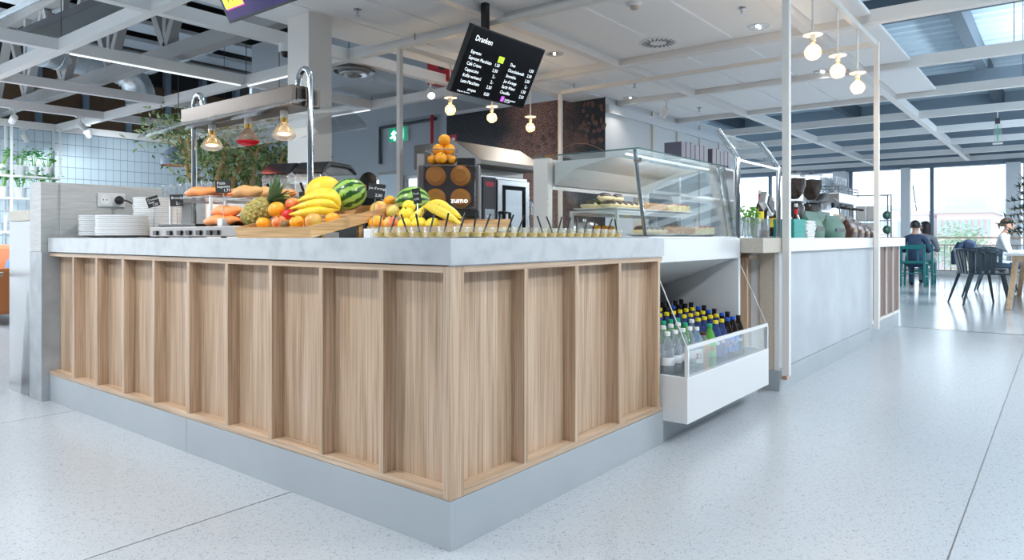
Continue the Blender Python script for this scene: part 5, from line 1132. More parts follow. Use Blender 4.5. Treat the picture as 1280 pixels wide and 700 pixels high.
def platter(x0, x1, y0, y1, z, label):
    t = thing('platter', ((x0 + x1) / 2, (y0 + y1) / 2, z), label, 'platter'); a, b_ = (x1 - x0) / 2, (y1 - y0) / 2
    MB().add([(sx * (a - c), sy * (b_ - c), zz) for (zz, c) in ((0, .03), (.012, 0), (.014, .0), (.004, .03)) for (sx, sy) in ((-1, -1), (1, -1), (1, 1), (-1, 1))],
             [[3, 2, 1, 0], [0, 1, 5, 4], [1, 2, 6, 5], [2, 3, 7, 6], [3, 0, 4, 7], [4, 5, 9, 8], [5, 6, 10, 9], [6, 7, 11, 10], [7, 4, 8, 11], [8, 9, 13, 12], [9, 10, 14, 13], [10, 11, 15, 14], [11, 8, 12, 15], [12, 13, 14, 15]]).build('dish', 'ceramic', t, local=True)
    return t
def eclair(loc, rz, label):
    t = thing('pastry', loc, label, 'pastry', 'chocolate topped cream pastries', rz); pts = [(0, -.05 + .1 * i / 8, .022) for i in range(9)]; rs = [.022 * max(.3, (1 - abs(i / 4 - 1) ** 3)) for i in range(9)]
    MB().tube(pts, rs, 10).build('dough', 'cream_cake', t, local=True, smooth=True, ang=80)
    MB().tube([(0, p[1], .029) for p in pts[1:-1]], [r * .9 for r in rs[1:-1]], 10).build('chocolate', 'choc', t, local=True, smooth=True, ang=80)
    return t
def slice_(name, loc, rz, d, m, label, grp, top=None):
    t = thing(name, loc, label, 'cake', grp, rz)
    MB().prism([(-d[0] / 2, 0), (d[0] / 2, 0), (d[0] / 2 * .9, d[2]), (-d[0] / 2 * .85, d[2] * .9)], 'y', -d[1] / 2, d[1] / 2).build('sponge', m, t, local=True, bevel=.004)
    if top: MB().ball((.0, -d[1] * .3, d[2]), (.010, .010, .006), 8, 5).build('jam', top, t, local=True, smooth=True)
    else:
        for k in range(6): MB().ball((random.uniform(-.3, .3) * d[0], random.uniform(-.35, .35) * d[1], d[2] * .95), random.uniform(.006, .010), 7, 5).build('nut', m, t, local=True, smooth=True)
    return t
zp = 1.0855
for k, (x0, x1, nm) in enumerate(((3.04, 3.36, 'left'), (3.38, 3.68, 'middle'), (3.70, 3.96, 'right'))):
    platter(x0, x1, 1.73, 1.99, zp, 'white platter of pastries at the %s end of the riser' % nm if nm != 'middle' else 'white platter of nut cakes in the middle of the riser')
pe = eclair((3.08, 1.80, zp + .005), .1, 'cream pastry with chocolate on the left platter, front row, first from left')
for j in range(2):
    for k in range(5):
        if j == 0 and k == 0: continue
        dup(pe, (3.08 + .06 * k, 1.80 + .12 * j, zp + .005 + .002 * j), .1 + random.uniform(-.15, .15), 'cream pastry with chocolate on the left platter, %s row, %s from left' % ('front' if j == 0 else 'rear', ORD[k]))
dup(pe, (3.14, 1.86, zp + .048), 1.2, 'cream pastry with chocolate lying on top of the others'); dup(pe, (3.27, 1.86, zp + .048), 1.5, 'second cream pastry lying on top, nearer the nut cakes')
pn = slice_('nut_cake', (3.42, 1.80, zp + .005), 0, (.06, .09, .045), 'nut_cake', 'brown nut cake on the middle platter, front row, first from left', 'nut cakes')
for j in range(2):
    for k in range(4):
        if j or k: dup(pn, (3.42 + .070 * k, 1.80 + .115 * j, zp + .005), random.uniform(-.1, .1), 'brown nut cake on the middle platter, %s row, %s from left' % ('front' if j == 0 else 'rear', ORD[k]))
py = slice_('cake_slice', (3.735, 1.80, zp + .005), 0, (.055, .10, .048), 'cake_yellow', 'pale yellow cake slice with red jam, right platter front row, first from left', 'yellow cake slices', 'jam')
for j in range(2):
    for k in range(4):
        if j or k: dup(py, (3.735 + .062 * k, 1.80 + .12 * j, zp + .005), random.uniform(-.12, .12), 'pale yellow cake slice with red jam, right platter %s row, %s from left' % ('front' if j == 0 else 'rear', ORD[k]))
zl = .9555
platter(3.06, 3.32, 1.56, 1.70, zl, 'white platter of chocolate pastries on the case floor'); platter(3.36, 3.66, 1.56, 1.70, zl, 'white platter of nut cakes on the case floor'); platter(3.70, 3.90, 1.56, 1.70, zl, 'white platter of yellow slices on the case floor')
for k in range(4): dup(pe, (3.10 + .058 * k, 1.63, zl + .005), .1, 'chocolate pastry on the case floor, %s from left' % ORD[k])
for k in range(4): dup(pn, (3.41 + .066 * k, 1.63, zl + .005), 0, 'brown nut cake on the case floor, %s from left' % ORD[k])
for k in range(3): dup(py, (3.74 + .062 * k, 1.63, zl + .005), 0, 'pale yellow cake slice on the case floor, %s from left' % ORD[k])
fruit('orange', 'orange_skin', (3.10, 1.88, zl + .030), .030, 'left orange under the riser in the pastry case', 'orange', 'oranges in the pastry case')
fruit('orange', 'orange_skin', (3.165, 1.88, zl + .030), .030, 'middle orange under the riser in the pastry case', 'orange', 'oranges in the pastry case')
fruit('orange', 'orange_skin', (3.23, 1.88, zl + .030), .030, 'right orange under the riser in the pastry case', 'orange', 'oranges in the pastry case')

# ================================================================== KITCHEN MACHINES
ov = thing('combi_oven', (5.02, 4.36, .82), 'steel combi oven with glass door and slanted extraction hood', 'oven')
ox0, ox1 = ony(603, 220, 3.96).x, ony(661, 220, 3.96).x; oy = 3.98
MB().box((ox0, oy, .822), (ox1, 4.68, 1.50)).build('body', 'steel_light', ov, bevel=.006)
MB().box((ox0 + .02, oy - .014, .84), (ox0 + .19, oy - .001, 1.48)).build('control_panel', 'dark_grey', ov, bevel=.003)
MB().box((ox0 + .04, oy - .017, .90), (ox0 + .17, oy - .0145, 1.20)).build('touch_display', 'facade_blue', ov)
MB().box((ox0 + .05, oy - .017, 1.40), (ox0 + .16, oy - .0145, 1.44)).build('brand_plate', 'sign_red', ov)
for k in range(5): MB().box((ox0 + .055, oy - .019, .93 + .05 * k), (ox0 + .12, oy - .0175, .945 + .05 * k)).build('display_icon', 'lab_white', ov)
dr_ = MB().box((ox0 + .20, oy - .03, .83), (ox1 - .005, oy - .001, 1.47)).build('door', 'steel_light', ov, bevel=.005)
MB().box((ox0 + .27, oy - .036, .90), (ox1 - .07, oy - .031, 1.42)).build('window', 'black_gloss', dr_)
MB().box((ox0 + .30, oy - .039, .94), (ox1 - .13, oy - .0365, 1.38)).build('inner_glass', 'galvanised', dr_)
MB().tube([(ox0 + .22, oy - .03, 1.17), (ox0 + .22, oy - .08, 1.17), (ox0 + .30, oy - .085, 1.17), (ox0 + .30, oy - .085, .92)], .016, 8).build('handle', 'black', dr_)
MB().prism([(oy - .18, 1.56), (oy - .18, 1.60), (oy + .12, 1.78), (oy + .62, 1.78), (oy + .62, 1.56)], 'x', ox0 - .20, ox1 + .05).build('hood', 'oven_hood', ov, bevel=.006)
MB().box((ox0, oy + .05, 1.502), (ox1, oy + .6, 1.559)).build('hood_neck', 'steel_dark', ov)
po = thing('stock_pot', (6.2, 4.3, .82), 'wide steel pot with lid on the kitchen counter behind the case', 'pot')
p = ony(808, 250, 4.3); p = Vector((min(p.x, 6.8), 4.3, .8205)); po.location = p
MB().lathe([(.16, 0), (.165, .01), (.165, .26), (.17, .265)], n=24).build('body', 'steel_light', po, local=True, smooth=True)
MB().lathe([(.172, .266), (.12, .30), (.02, .315), (.02, .34)], n=24).build('lid', 'steel_light', po, local=True, smooth=True)
for s_ in (-1, 1): MB().tube([(s_ * .16, -.05, .2), (s_ * .21, -.04, .2), (s_ * .21, .04, .2), (s_ * .16, .05, .2)], .007, 6).build('handle', 'steel', po, local=True)
fa = thing('kitchen_tap', (5.75, 4.5, .82), 'arched chrome kitchen tap behind the pastry case', 'tap')
MB().tube([(5.75, 4.5, .821), (5.75, 4.5, 1.25)] + [(5.75, 4.5 - .12 * (1 - cos(pi * k / 8)), 1.25 + .12 * sin(pi * k / 8)) for k in range(1, 9)] + [(5.75, 4.26, 1.18)], .014, 8).build('spout', 'chrome', fa, smooth=True)
MB().cyl((5.78, 4.5, .88), (5.86, 4.5, .92), .01, 8).build('lever', 'chrome', fa)
# tea shelf
ts = thing('tea_shelf', (5.1, 2.5, 0), 'tall slim dark shelf unit behind the pastry case', 'shelf')
ta, tb = ony(850, 200, 2.42).x, ony(913, 200, 2.42).x
for x in (ta - .05, tb + .03): MB().box((x, 2.40, 0), (x + .02, 2.62, 1.56)).build('upright', 'steel_light', ts)
for z in (.5, .95, 1.28, 1.56): MB().box((ta - .05, 2.40, z), (tb + .05, 2.62, z + .015)).build('board', 'white', ts)
nbx = 12; bw = (tb - ta) / nbx
for k in range(nbx):
    if k == 6: continue
    h_ = .145 + .006 * (k % 3)
    o = MB().box((ta + bw * k + .006, 2.41, 1.5755), (ta + bw * (k + 1) - .004, 2.56, 1.5755 + h_)).build('tea_box', 'tea_box', bevel=.002); tag(o, 'slate blue tea box on the tall shelf, %s from the left' % ORD[k - (k > 6)], 'box', 'tea boxes on the tall shelf')
mo = thing('till_monitor', (4.95, 2.42, .96), 'black tilted till monitor seen through the pastry case', 'monitor')
slab(MB(), Vector((4.62, 2.36, 1.02)), Vector((1, -.1, 0)).normalized(), Vector((0, .25, 1)).normalized(), .40, .27, .03).build('panel', 'black', mo, bevel=.004)
MB().box((4.72, 2.385, .9655), (4.92, 2.54, .985)).build('stand_base', 'black', mo); MB().box((4.79, 2.42, .985), (4.85, 2.45, 1.10)).build('stand_neck', 'black', mo)

# ================================================================== COFFEE BAR TOP
Z2 = .9485
# sneeze guard on bent steel posts
sg = thing('sneeze_guard', (4.5, 1.55, Z2), 'clear glass guard on bent steel posts beside the pastry case', 'guard')
for u in (916.5, 973):
    q = ony(u, 250, 1.53); q.x = max(q.x, 4.115); MB().tube([(q.x, 1.53, Z2), (q.x, 1.53, 1.42), (q.x, 1.545, 1.45), (q.x, 1.65, 1.60)], .017, 10).build('post', 'chrome', sg, smooth=True, ang=60)
    if u < 950: xa = q.x
    else: xb = q.x
MB().prism([(1.55, 1.455), (1.556, 1.452), (1.650, 1.585), (1.644, 1.588)], 'x', xa + .02, xb - .02).build('upper_glass', 'glass', sg)
MB().box((xa + .02, 1.525, 1.41), (xb - .02, 1.54, 1.42)).build('light_bar', 'led_glow_white', sg)
# herbs in glasses
def herb_glass(x, y, label, leafy=True):
    t = thing('herb_glass', (x, y, Z2 + .0005), label, 'glass', 'glasses of herbs behind the guard')
    MB().lathe([(.033, 0), (.036, .004), (.04, .13), (.0385, .13), (.0345, .01), (0, .008)], n=16).build('glass_body', 'pet', t, local=True, smooth=True)
    if leafy:
        st = MB()
        for k in range(7):
            a = k * 2.4; st.tube([(.012 * cos(a), .012 * sin(a), .012), (.02 * cos(a), .02 * sin(a), .10), (.03 * cos(a), .03 * sin(a), .15)], .0022, 5)
        st.build('stems', 'herb', t, local=True)
        lf = MB()
        for k in range(70):
            a = random.uniform(0, 6.28); r = random.uniform(.0, .05); z = random.uniform(.09, .20); d = Vector((random.gauss(0, 1), random.gauss(0, 1), random.gauss(.4, 1))).normalized(); s = d.cross(Vector((.3, .5, .8))).normalized(); p = Vector((r * cos(a), r * sin(a), z))
            lf.add([p, p + d * .012 + s * .009, p + d * .026, p + d * .012 - s * .009], [[0, 1, 2, 3]])
        tag(lf.build('leaves', 'herb', t, local=True), kind='stuff')
    else: MB().lathe([(0, .0105), (.034, .0105), (.036, .05), (0, .05)], n=14).build('contents', 'pl_brown', t, local=True, smooth=True)
for (u, y, nm, lf) in ((926, 1.62, 'left glass of green mint leaves', True), (937, 1.72, 'glass with tall mint sprigs behind the others', True), (942, 1.60, 'glass stuffed with bright green basil', True), (955, 1.60, 'glass of brown sugar sticks beside the herbs', False)):
    q = ony(u, 297, y); herb_glass(q.x, y, nm, lf)
# card terminal on stand
q = ony(957, 262, 1.75); te = thing('payment_terminal', (q.x, 1.75, Z2), 'tilted grey till terminal on a stand beside the herbs', 'terminal')
MB().box((q.x - .06, 1.70, Z2), (q.x + .06, 1.80, Z2 + .012)).build('foot', 'black', te); MB().cyl((q.x, 1.75, Z2 + .012), (q.x, 1.75, 1.17), .012, 8).build('stem', 'black', te)
R4 = Matrix.Rotation(radians(-22), 3, 'Y'); mbx = MB(); mbx.rbox((q.x, 1.74, 1.20), (.20, .05, .10), 0, radians(28)); mbx.build('body', 'steel_light', te, bevel=.006)
MB().rbox((q.x + .012, 1.712, 1.198), (.13, .006, .07), 0, radians(28)).build('display', 'dark_grey', te)
# syrup bottles
def syrup(u, y, label, dz=0):
    q = ony(u, 297, y); t = thing('syrup_bottle', (q.x, y, Z2 + .0005 + dz), label, 'bottle', 'syrup bottles on the coffee bar')
    MB().lathe([(.032, 0), (.036, .005), (.036, .13), (.030, .165), (.014, .20), (.013, .26)], n=16).build('bottle_body', 'syrup', t, local=True, smooth=True)
    MB().lathe([(.0365, .03), (.0365, .11)], n=16, closed=True).build('label', 'lab_yellow', t, local=True, smooth=True)
    MB().lathe([(.0145, .20), (.0145, .245)], n=12, closed=True).build('neck_label', 'lab_red', t, local=True, smooth=True)
    MB().lathe([(.015, .262), (.015, .292)], n=12).build('cap', 'lab_white', t, local=True, smooth=True)
    return q
for (u, y, dz, nm) in ((950, 2.02, .11, 'syrup bottle with red neck left of the terminal'), (966, 2.0, .06, 'syrup bottle with red neck right of the terminal'), (986, 1.95, 0, 'syrup bottle half hidden by the tall white post'), (995, 1.80, .0, 'dark syrup bottle in front of the grinders')):
    q = ony(u, 297, y)
    if dz:
        b_ = thing('bottle_block', (q.x, y, Z2), 'low black block raising a syrup bottle ' + ('left' if u < 960 else 'right') + ' of the terminal', 'block'); MB().box((q.x - .05, y - .05, Z2), (q.x + .05, y + .05, Z2 + dz)).build('body', 'black', b_, bevel=.003); MB().box((q.x - .04, y - .04, Z2 + dz - .0005), (q.x + .04, y + .04, Z2 + dz + .0004)).build('mat', 'dark_grey', b_)
    syrup(u, y, nm, dz)
# coffee grinders
def grinder(u, y, label, s=1.):
    q = ony(u, 260, y); t = thing('coffee_grinder', (q.x, y, Z2), label, 'coffee grinder', 'coffee grinders')
    MB().box((-.10 * s, -.12 * s, 0), (.10 * s, .12 * s, .05 * s)).build('base', 'black', t, local=True, bevel=.008)
    MB().lathe([(.085 * s, .05 * s), (.095 * s, .10 * s), (.095 * s, .30 * s), (.07 * s, .34 * s)], n=20).build('motor_body', 'black', t, local=True, smooth=True)
    MB().lathe([(.05 * s, .34 * s), (.085 * s, .345 * s), (.085 * s, .36 * s), (.04 * s, .365 * s)], n=20).build('collar', 'chrome', t, local=True, smooth=True)
    MB().lathe([(.038 * s, .37 * s), (.075 * s, .42 * s), (.103 * s, .50 * s), (.108 * s, .62 * s)], n=24, closed=True).build('hopper', 'clear', t, local=True, smooth=True)
    MB().lathe([(.0, .375 * s), (.036 * s, .38 * s), (.072 * s, .425 * s), (.099 * s, .50 * s), (.102 * s, .575 * s), (0, .59 * s)], n=20).build('beans', 'coffee_beans', t, local=True, smooth=True)
    MB().lathe([(.110 * s, .62 * s), (.110 * s, .632 * s), (.03 * s, .645 * s), (.03 * s, .66 * s)], n=20).build('hopper_lid', 'smoke', t, local=True, smooth=True)
    MB().cyl((0, -.09 * s, .22 * s), (0, -.15 * s, .17 * s), .02 * s, 10).build('spout', 'steel', t, local=True)
grinder(993, 2.02, 'coffee grinder with full bean hopper nearest the white post', .97); grinder(1014, 2.04, 'second coffee grinder behind the green bags', 1.02)
# espresso machine with glasses on top
q0 = ony(1024, 260, 1.98); q1 = ony(1052, 260, 1.98); em_ = thing('espresso_machine', ((q0.x + q1.x) / 2, 2.0, Z2), 'chrome espresso machine with glasses on its rail', 'coffee machine')
ex0, ex1 = q0.x + .05, q1.x
MB().box((ex0, 1.80, Z2), (ex1, 2.16, Z2 + .10)).build('base', 'steel', em_, bevel=.008); MB().box((ex0 + .03, 1.98, Z2 + .10), (ex1 - .03, 2.16, Z2 + .36)).build('column', 'steel_light', em_, bevel=.006)
MB().box((ex0, 1.80, Z2 + .36), (ex1, 2.16, Z2 + .46)).build('head', 'steel_light', em_, bevel=.01)
for k in range(3):
    x = ex0 + (ex1 - ex0) * (k + .5) / 3; MB().cyl((x, 1.88, Z2 + .36), (x, 1.88, Z2 + .31), .035, 12).build('group_head', 'chrome', em_); MB().cyl((x, 1.86, Z2 + .315), (x, 1.72, Z2 + .30), .012, 8).build('portafilter', 'black', em_)
rl = MB()
for z in (.50, .53): rl.tube([(ex0 + .01, 2.15, Z2 + z), (ex0 + .01, 1.81, Z2 + z), (ex1 - .01, 1.81, Z2 + z), (ex1 - .01, 2.15, Z2 + z)], .005, 6)
for x in (ex0 + .01, (ex0 + ex1) / 2, ex1 - .01): rl.cyl((x, 1.81, Z2 + .46), (x, 1.81, Z2 + .53), .005, 6)
rl.build('cup_rail', 'chrome', em_)
MB().tube([(ex0 - .02, 1.84, Z2 + .4), (ex0 - .03, 1.80, Z2 + .36), (ex0 - .02, 1.78, Z2 + .16)], .007, 6).build('steam_wand', 'chrome', em_)
k = 0
nx_ = max(3, int((ex1 - ex0) / .09))
for i in range(nx_):
    for j in range(2):
        for lv in range(2 if i < nx_ * .6 else 1):
            o = dup(gp, (ex0 + .07 + .085 * i, 1.87 + .10 * j, Z2 + .4605 + .0862 * lv), label='upturned clear glass on the espresso machine, %s layer, %s row, %s from left' % ('upper' if lv else 'lower', 'front' if j == 0 else 'rear', ORD[min(i, 19)]), group='glasses on the espresso machine, %s layer' % ('upper' if lv else 'lower'))
# napkins and cups at the front of the bar
q0 = ony(983, 297, 1.50); q1 = ony(998, 297, 1.50)
np_ = thing('napkin_stack', ((q0.x + q1.x) / 2, 1.52, Z2), 'tall stack of teal paper napkins beside the white post', 'napkins')
k = 14
for i in range(k): MB().rbox(((q0.x + q1.x) / 2, 1.52, Z2 + .004 + .0093 * i), (q1.x - q0.x - .005, .14, .0086), random.uniform(-.02, .02)).build('napkin', 'teal', np_)
q0 = ony(998.5, 297, 1.50); q1 = ony(1011, 297, 1.50)
np2 = thing('napkin_stack', ((q0.x + q1.x) / 2, 1.52, Z2), 'loose stack of white paper napkins beside the teal ones', 'napkins')
for i in range(12): MB().rbox(((q0.x + q1.x) / 2 + random.uniform(-.006, .006), 1.52, Z2 + .0045 + .0105 * i), (q1.x - q0.x - .015, .14, .0085), random.uniform(-.08, .08)).build('napkin', 'paper', np2, bevel=.002)
# coffee bags
def bag(u0, u1, y, h, d, m, label, grp, lean=0.):
    a = ony(u0, 297, y).x; b_ = ony(u1, 297, y).x; w = b_ - a; t = thing('coffee_bag', ((a + b_) / 2, y, Z2), label, 'bag', grp); mb = MB(); N_ = 9; n0 = 0
    for i, (f, wx, dy) in enumerate(((0, .46, .46), (.08, .5, .5), (.35, .5, .5), (.6, .47, .42), (.8, .44, .22), (.93, .43, .07), (1., .42, .03))):
        for j in range(12):
            an = 2 * pi * j / 12; cx_ = abs(cos(an)) ** .45 * (1 if cos(an) > 0 else -1); sy_ = abs(sin(an)) ** .45 * (1 if sin(an) > 0 else -1); jit = random.uniform(-.05, .05)
            mb.v.append(Vector((w * wx * cx_ * (1 + jit) + lean * f * h, d * dy * sy_ * (1 + jit), h * f)))
    for i in range(6):
        for j in range(12):
            p = i * 12 + j; q = i * 12 + (j + 1) % 12; mb.f.append([p, q, q + 12, p + 12])
    mb.f.append(list(range(12))[::-1]); mb.f.append([72 + j for j in range(12)]); mb.build('pouch', m, t, local=True, smooth=True, ang=50)
    MB().box((-w * .40 + lean * h, -.006, h - .004), (w * .40 + lean * h, .006, h + .012)).build('fold', m, t, local=True)
    MB().box((-w * .26 + lean * h * .35, -d * .515, h * .28), (w * .26 + lean * h * .35, -d * .508, h * .46)).build('print', 'dark_grey' if m == 'green_bag' else 'kraft_bag', t, local=True)
bag(1006, 1024, 1.62, .20, .13, 'green_bag', 'crumpled green coffee bag nearest the napkins', 'green coffee bags', -.25); bag(1018, 1038, 1.78, .23, .13, 'green_bag', 'tall green coffee bag in the middle', 'green coffee bags', .05); bag(1030, 1050, 1.60, .18, .13, 'green_bag', 'green coffee bag with dark print at the front', 'green coffee bags', .10)
bag(1041, 1054, 1.70, .21, .12, 'kraft_bag', 'beige paper coffee bag behind the green bags', 'paper coffee bags')
for k, (u0, u1, h, nm) in enumerate(((1056.5, 1065.5, .19, 'tallest brown foil coffee bag beside the beige bag'), (1066.5, 1074, .165, 'second brown foil coffee bag'), (1075, 1081, .14, 'third brown foil coffee bag'), (1082, 1087, .12, 'smallest brown foil coffee bag at the row end'))): bag(u0, u1, 1.62, h, .12, 'brown_bag', nm, 'brown coffee bags')
# ================================================================== LEFT BACKGROUND
# plant shelf hanging in front of the tiled wall
YS = 13.55
ps = thing('plant_shelf', onx(40, 240, 4.2), 'white hanging frame shelf with potted plants by the tiled wall', 'shelf'); 
xa, xm, xb = ony(-40, 240, YS).x, ony(10.5, 240, YS).x, ony(71, 240, YS).x; z1, z2 = ony(40, 221, YS).z, ony(40, 248, YS).z
ps.location = ((xa + xb) / 2, YS, 0)
for x in (xa, xm, xb):
    for y in (YS - .15, YS + .15): MB().box((x - .015, y - .015, 0 if x != xb else z1 - .02), (x + .015, y + .015, ZB - .001)).build('upright', 'white', ps)
for z in (z1, z2, z2 - .55): MB().box((xa, YS - .17, z - .03), (xb if z > z2 - .3 else xm, YS + .17, z)).build('board', 'white', ps)
def plant(x, y, z, label, s=1.):
    t = thing('potted_plant', (x, y, z), label, 'plant', 'potted plants on the white shelf')
    MB().lathe([(.065 * s, 0), (.085 * s, .13 * s), (.09 * s, .17 * s), (.08 * s, .17 * s), (.075 * s, .15 * s), (0, .15 * s)], n=16).build('pot', 'pot_white', t, local=True, smooth=True)
    st = MB()
    for k in range(9):
        a = k * 2.4 + random.random(); L = random.uniform(.14, .30) * s; r = random.uniform(.06, .20) * s; p0 = Vector((.03 * cos(a), .03 * sin(a), .15 * s)); p2 = Vector((r * cos(a), r * sin(a), .15 * s + L)); p1 = (p0 + p2) / 2 + Vector((0, 0, .05))
        st.tube([p0, p1, p2], .005 * s, 5)
        for j in range(4):
            p = p2 + Vector((random.gauss(0, .04), random.gauss(0, .04), random.gauss(0, .035))) * s; d = Vector((random.gauss(0, 1), random.gauss(0, 1), random.gauss(0, .35))).normalized(); sd = d.cross(Vector((random.gauss(0, .2), random.gauss(0, .2), 1))).normalized(); w = random.uniform(.03, .045) * s
            MB().add([p - d * w, p - d * w * .4 + sd * w * .8, p + d * w * .5 + sd * w * .6, p + d * w * 1.1, p + d * w * .5 - sd * w * .6, p - d * w * .4 - sd * w * .8], [[0, 1, 2, 3, 4, 5]]).build('leaf', 'leaf_bright', t, local=True)
    st.build('stems', 'herb', t, local=True, smooth=True)
for k, (u, v) in enumerate(((3, 217), (24.5, 217), (41, 219), (59, 220), (2, 246), (25, 247), (45, 248), (62, 248))):
    q = ony(u, v, YS); plant(q.x, YS + random.uniform(-.03, .03), z1 + .001 if v < 230 else z2 + .001, ('leftmost potted plant on the upper shelf, cut by the frame', 'bushy potted plant beside the shelf post, upper row', 'middle potted plant on the upper shelf', 'rightmost potted plant on the upper shelf', 'leftmost potted plant on the lower shelf, cut by the frame', 'bushy potted plant on the lower shelf', 'lower shelf plant half hidden behind the grey upstand', 'rightmost plant on the lower shelf, only leaves showing')[k])
# sofa, pillow and table foot seen at the left edge
so_ = at(-8, 395, 8.4); sf = thing('sofa', (so_.x, so_.y, 0), 'orange brown leather sofa at the left edge', 'sofa', rz=radians(10))
MB().box((-.5, -.9, .12), (.3, .9, .42)).build('seat', 'sofa', sf, local=True, bevel=.04); MB().box((.3, -.9, .12), (.55, .9, .86)).build('backrest', 'sofa', sf, local=True, bevel=.05)
for y in (-1.05, .9): MB().box((-.5, y, .12), (.5, y + .15, .62)).build('arm', 'sofa', sf, local=True, bevel=.04)
for (x, y) in ((-.42, -.9), (.42, -.9), (-.42, .9), (.42, .9)): MB().cyl((x, y, 0), (x, y, .125), .03, 10).build('leg', 'black', sf, local=True)
cu_ = MB().ball((0, 0, 0), (.09, .24, .20), 16, 10).build('cushion', 'pillow', smooth=True, org=(0, 0, 0)); cu_.location = (so_.x + .12, so_.y - .45, .60); cu_.rotation_euler = (0, .25, radians(10)); tag(cu_, 'blue cushion leaning on the orange sofa', 'cushion')
q = onz(3, 481, 0); tb_ = thing('pedestal_table', (q.x, q.y, 0), 'small round table with dark disc foot at the left edge', 'table')
tb_.location = (q.x - .22, q.y + .08, 0)
MB().lathe([(.20, 0), (.20, .012), (.05, .02)], n=24).build('foot', 'black', tb_, local=True, smooth=True); MB().cyl((0, 0, .02), (0, 0, .70), .025, 12).build('column', 'black', tb_, local=True); MB().lathe([(.24, .70), (.24, .725)], n=28).build('top', 'pale_wood', tb_, local=True)
# olive trees in pots behind the counter
def olive(u, t_, h, label, n_leaf=800, sp=.45):
    b0 = at(u, 300, t_); b0.z = 0; t = thing('olive_tree', b0, label, 'tree', 'olive trees behind the counter')
    MB().lathe([(.20, 0), (.24, .40), (.26, .44), (.23, .44), (.22, .38), (0, .37)], n=20).build('pot', 'pot_white', t, local=True, smooth=True)
    br = MB(); tips = []
    for k in range(6):
        a = k * 1.05 + random.random() * .5; r = sp * random.uniform(.5, 1); p = [Vector((.02 * cos(a), .02 * sin(a), .36)), Vector((.12 * cos(a), .12 * sin(a), h * .45)), Vector((r * .6 * cos(a), r * .6 * sin(a), h * .68)), Vector((r * cos(a + .2), r * sin(a + .2), h * .9))]
        br.tube(p, [.042, .034, .025, .010], 7); tips += [p[1].lerp(p[2], .6), p[2], p[2].lerp(p[3], .5), p[3]]
        for j in range(3):
            q = p[2].lerp(p[3], random.random()); e = q + Vector((random.gauss(0, .15), random.gauss(0, .15), random.uniform(.02, .22))); br.tube([q, e], [.008, .004], 5); tips.append(e)
    br.build('branches', 'bark', t, local=True, smooth=True)
    for m_, cnt in (('leaf', n_leaf), ('leaf_light', n_leaf)):
        lf = MB()
        for k in range(cnt):
            c = random.choice(tips); p = c + Vector((random.gauss(0, .085), random.gauss(0, .085), random.gauss(0, .08))); d = Vector((random.gauss(0, 1), random.gauss(0, 1), random.gauss(.2, .8))).normalized(); s = d.cross(Vector((random.random(), random.random(), 1)))  .normalized() * .013; L = random.uniform(.045, .08)
            lf.add([p, p + d * L * .5 + s, p + d * L, p + d * L * .5 - s], [[0, 1, 2, 3]])
        tag(lf.build('foliage', m_, t, local=True), kind='stuff')
olive(262, 6.6, 2.12, 'olive tree behind the heat lamps, at the left'); olive(312, 6.9, 2.0, 'olive tree behind the red heat bulb'); olive(344, 7.3, 1.9, 'dense olive tree left of the white column', 900, .36)
# dark dome pendant lamps beyond the trees
for (u, v, t_, nm) in ((223, 207, 8.2, 'left of the olive trees'), (349, 208, 8.6, 'behind the olive trees by the column')):
    p = at(u, v, t_); t = thing('dome_lamp', p, 'dark dome pendant lamp with copper inside, ' + nm, 'lamp', 'dark dome pendants')
    MB().lathe([(.20, 0), (.19, .08), (.15, .16), (.08, .21), (.02, .23)], n=24, closed=True).build('shade', 'mullion_blue', t, local=True, smooth=True); MB().lathe([(.195, .004), (.185, .08), (.145, .155), (.075, .205), (0, .22)], n=24, closed=True).build('shade_lining', 'copper', t, local=True, smooth=True)
    MB().cyl((0, 0, .22), (0, 0, 4.56 - p.z), .005, 6).build('cord', 'black', t, local=True); MB().ball((0, 0, .07), .045, 12, 8).build('bulb', 'heat_glow', t, local=True, smooth=True)

# ================================================================== PEOPLE
def skin_body(name, joints, edges_, mats, pick, parent):
    me = bpy.data.meshes.new('sk'); names = list(joints); idx = {n: i for i, n in enumerate(names)}
    me.from_pydata([joints[n][0] for n in names], [(idx[a], idx[b_]) for a, b_ in edges_], [])
    o = bpy.data.objects.new('sk', me); COL.objects.link(o); o.modifiers.new('s', 'SKIN'); 
    for n in names:
        v = me.skin_vertices[0].data[idx[n]]; r = joints[n][1]; v.radius = r if isinstance(r, tuple) else (r, r); v.use_root = (n == 'pelvis')
    o.modifiers.new('d', 'SUBSURF').levels = 2
    dg = bpy.context.evaluated_depsgraph_get(); m2 = bpy.data.meshes.new_from_object(o.evaluated_get(dg)); bpy.data.objects.remove(o); m2.name = name
    m2.materials.clear()
    for m_ in mats: m2.materials.append(MATS[m_])
    for f in m2.polygons: f.material_index = pick(f.center); f.use_smooth = True
    b = bpy.data.objects.new(name, m2); COL.objects.link(b); b.parent = parent; return b
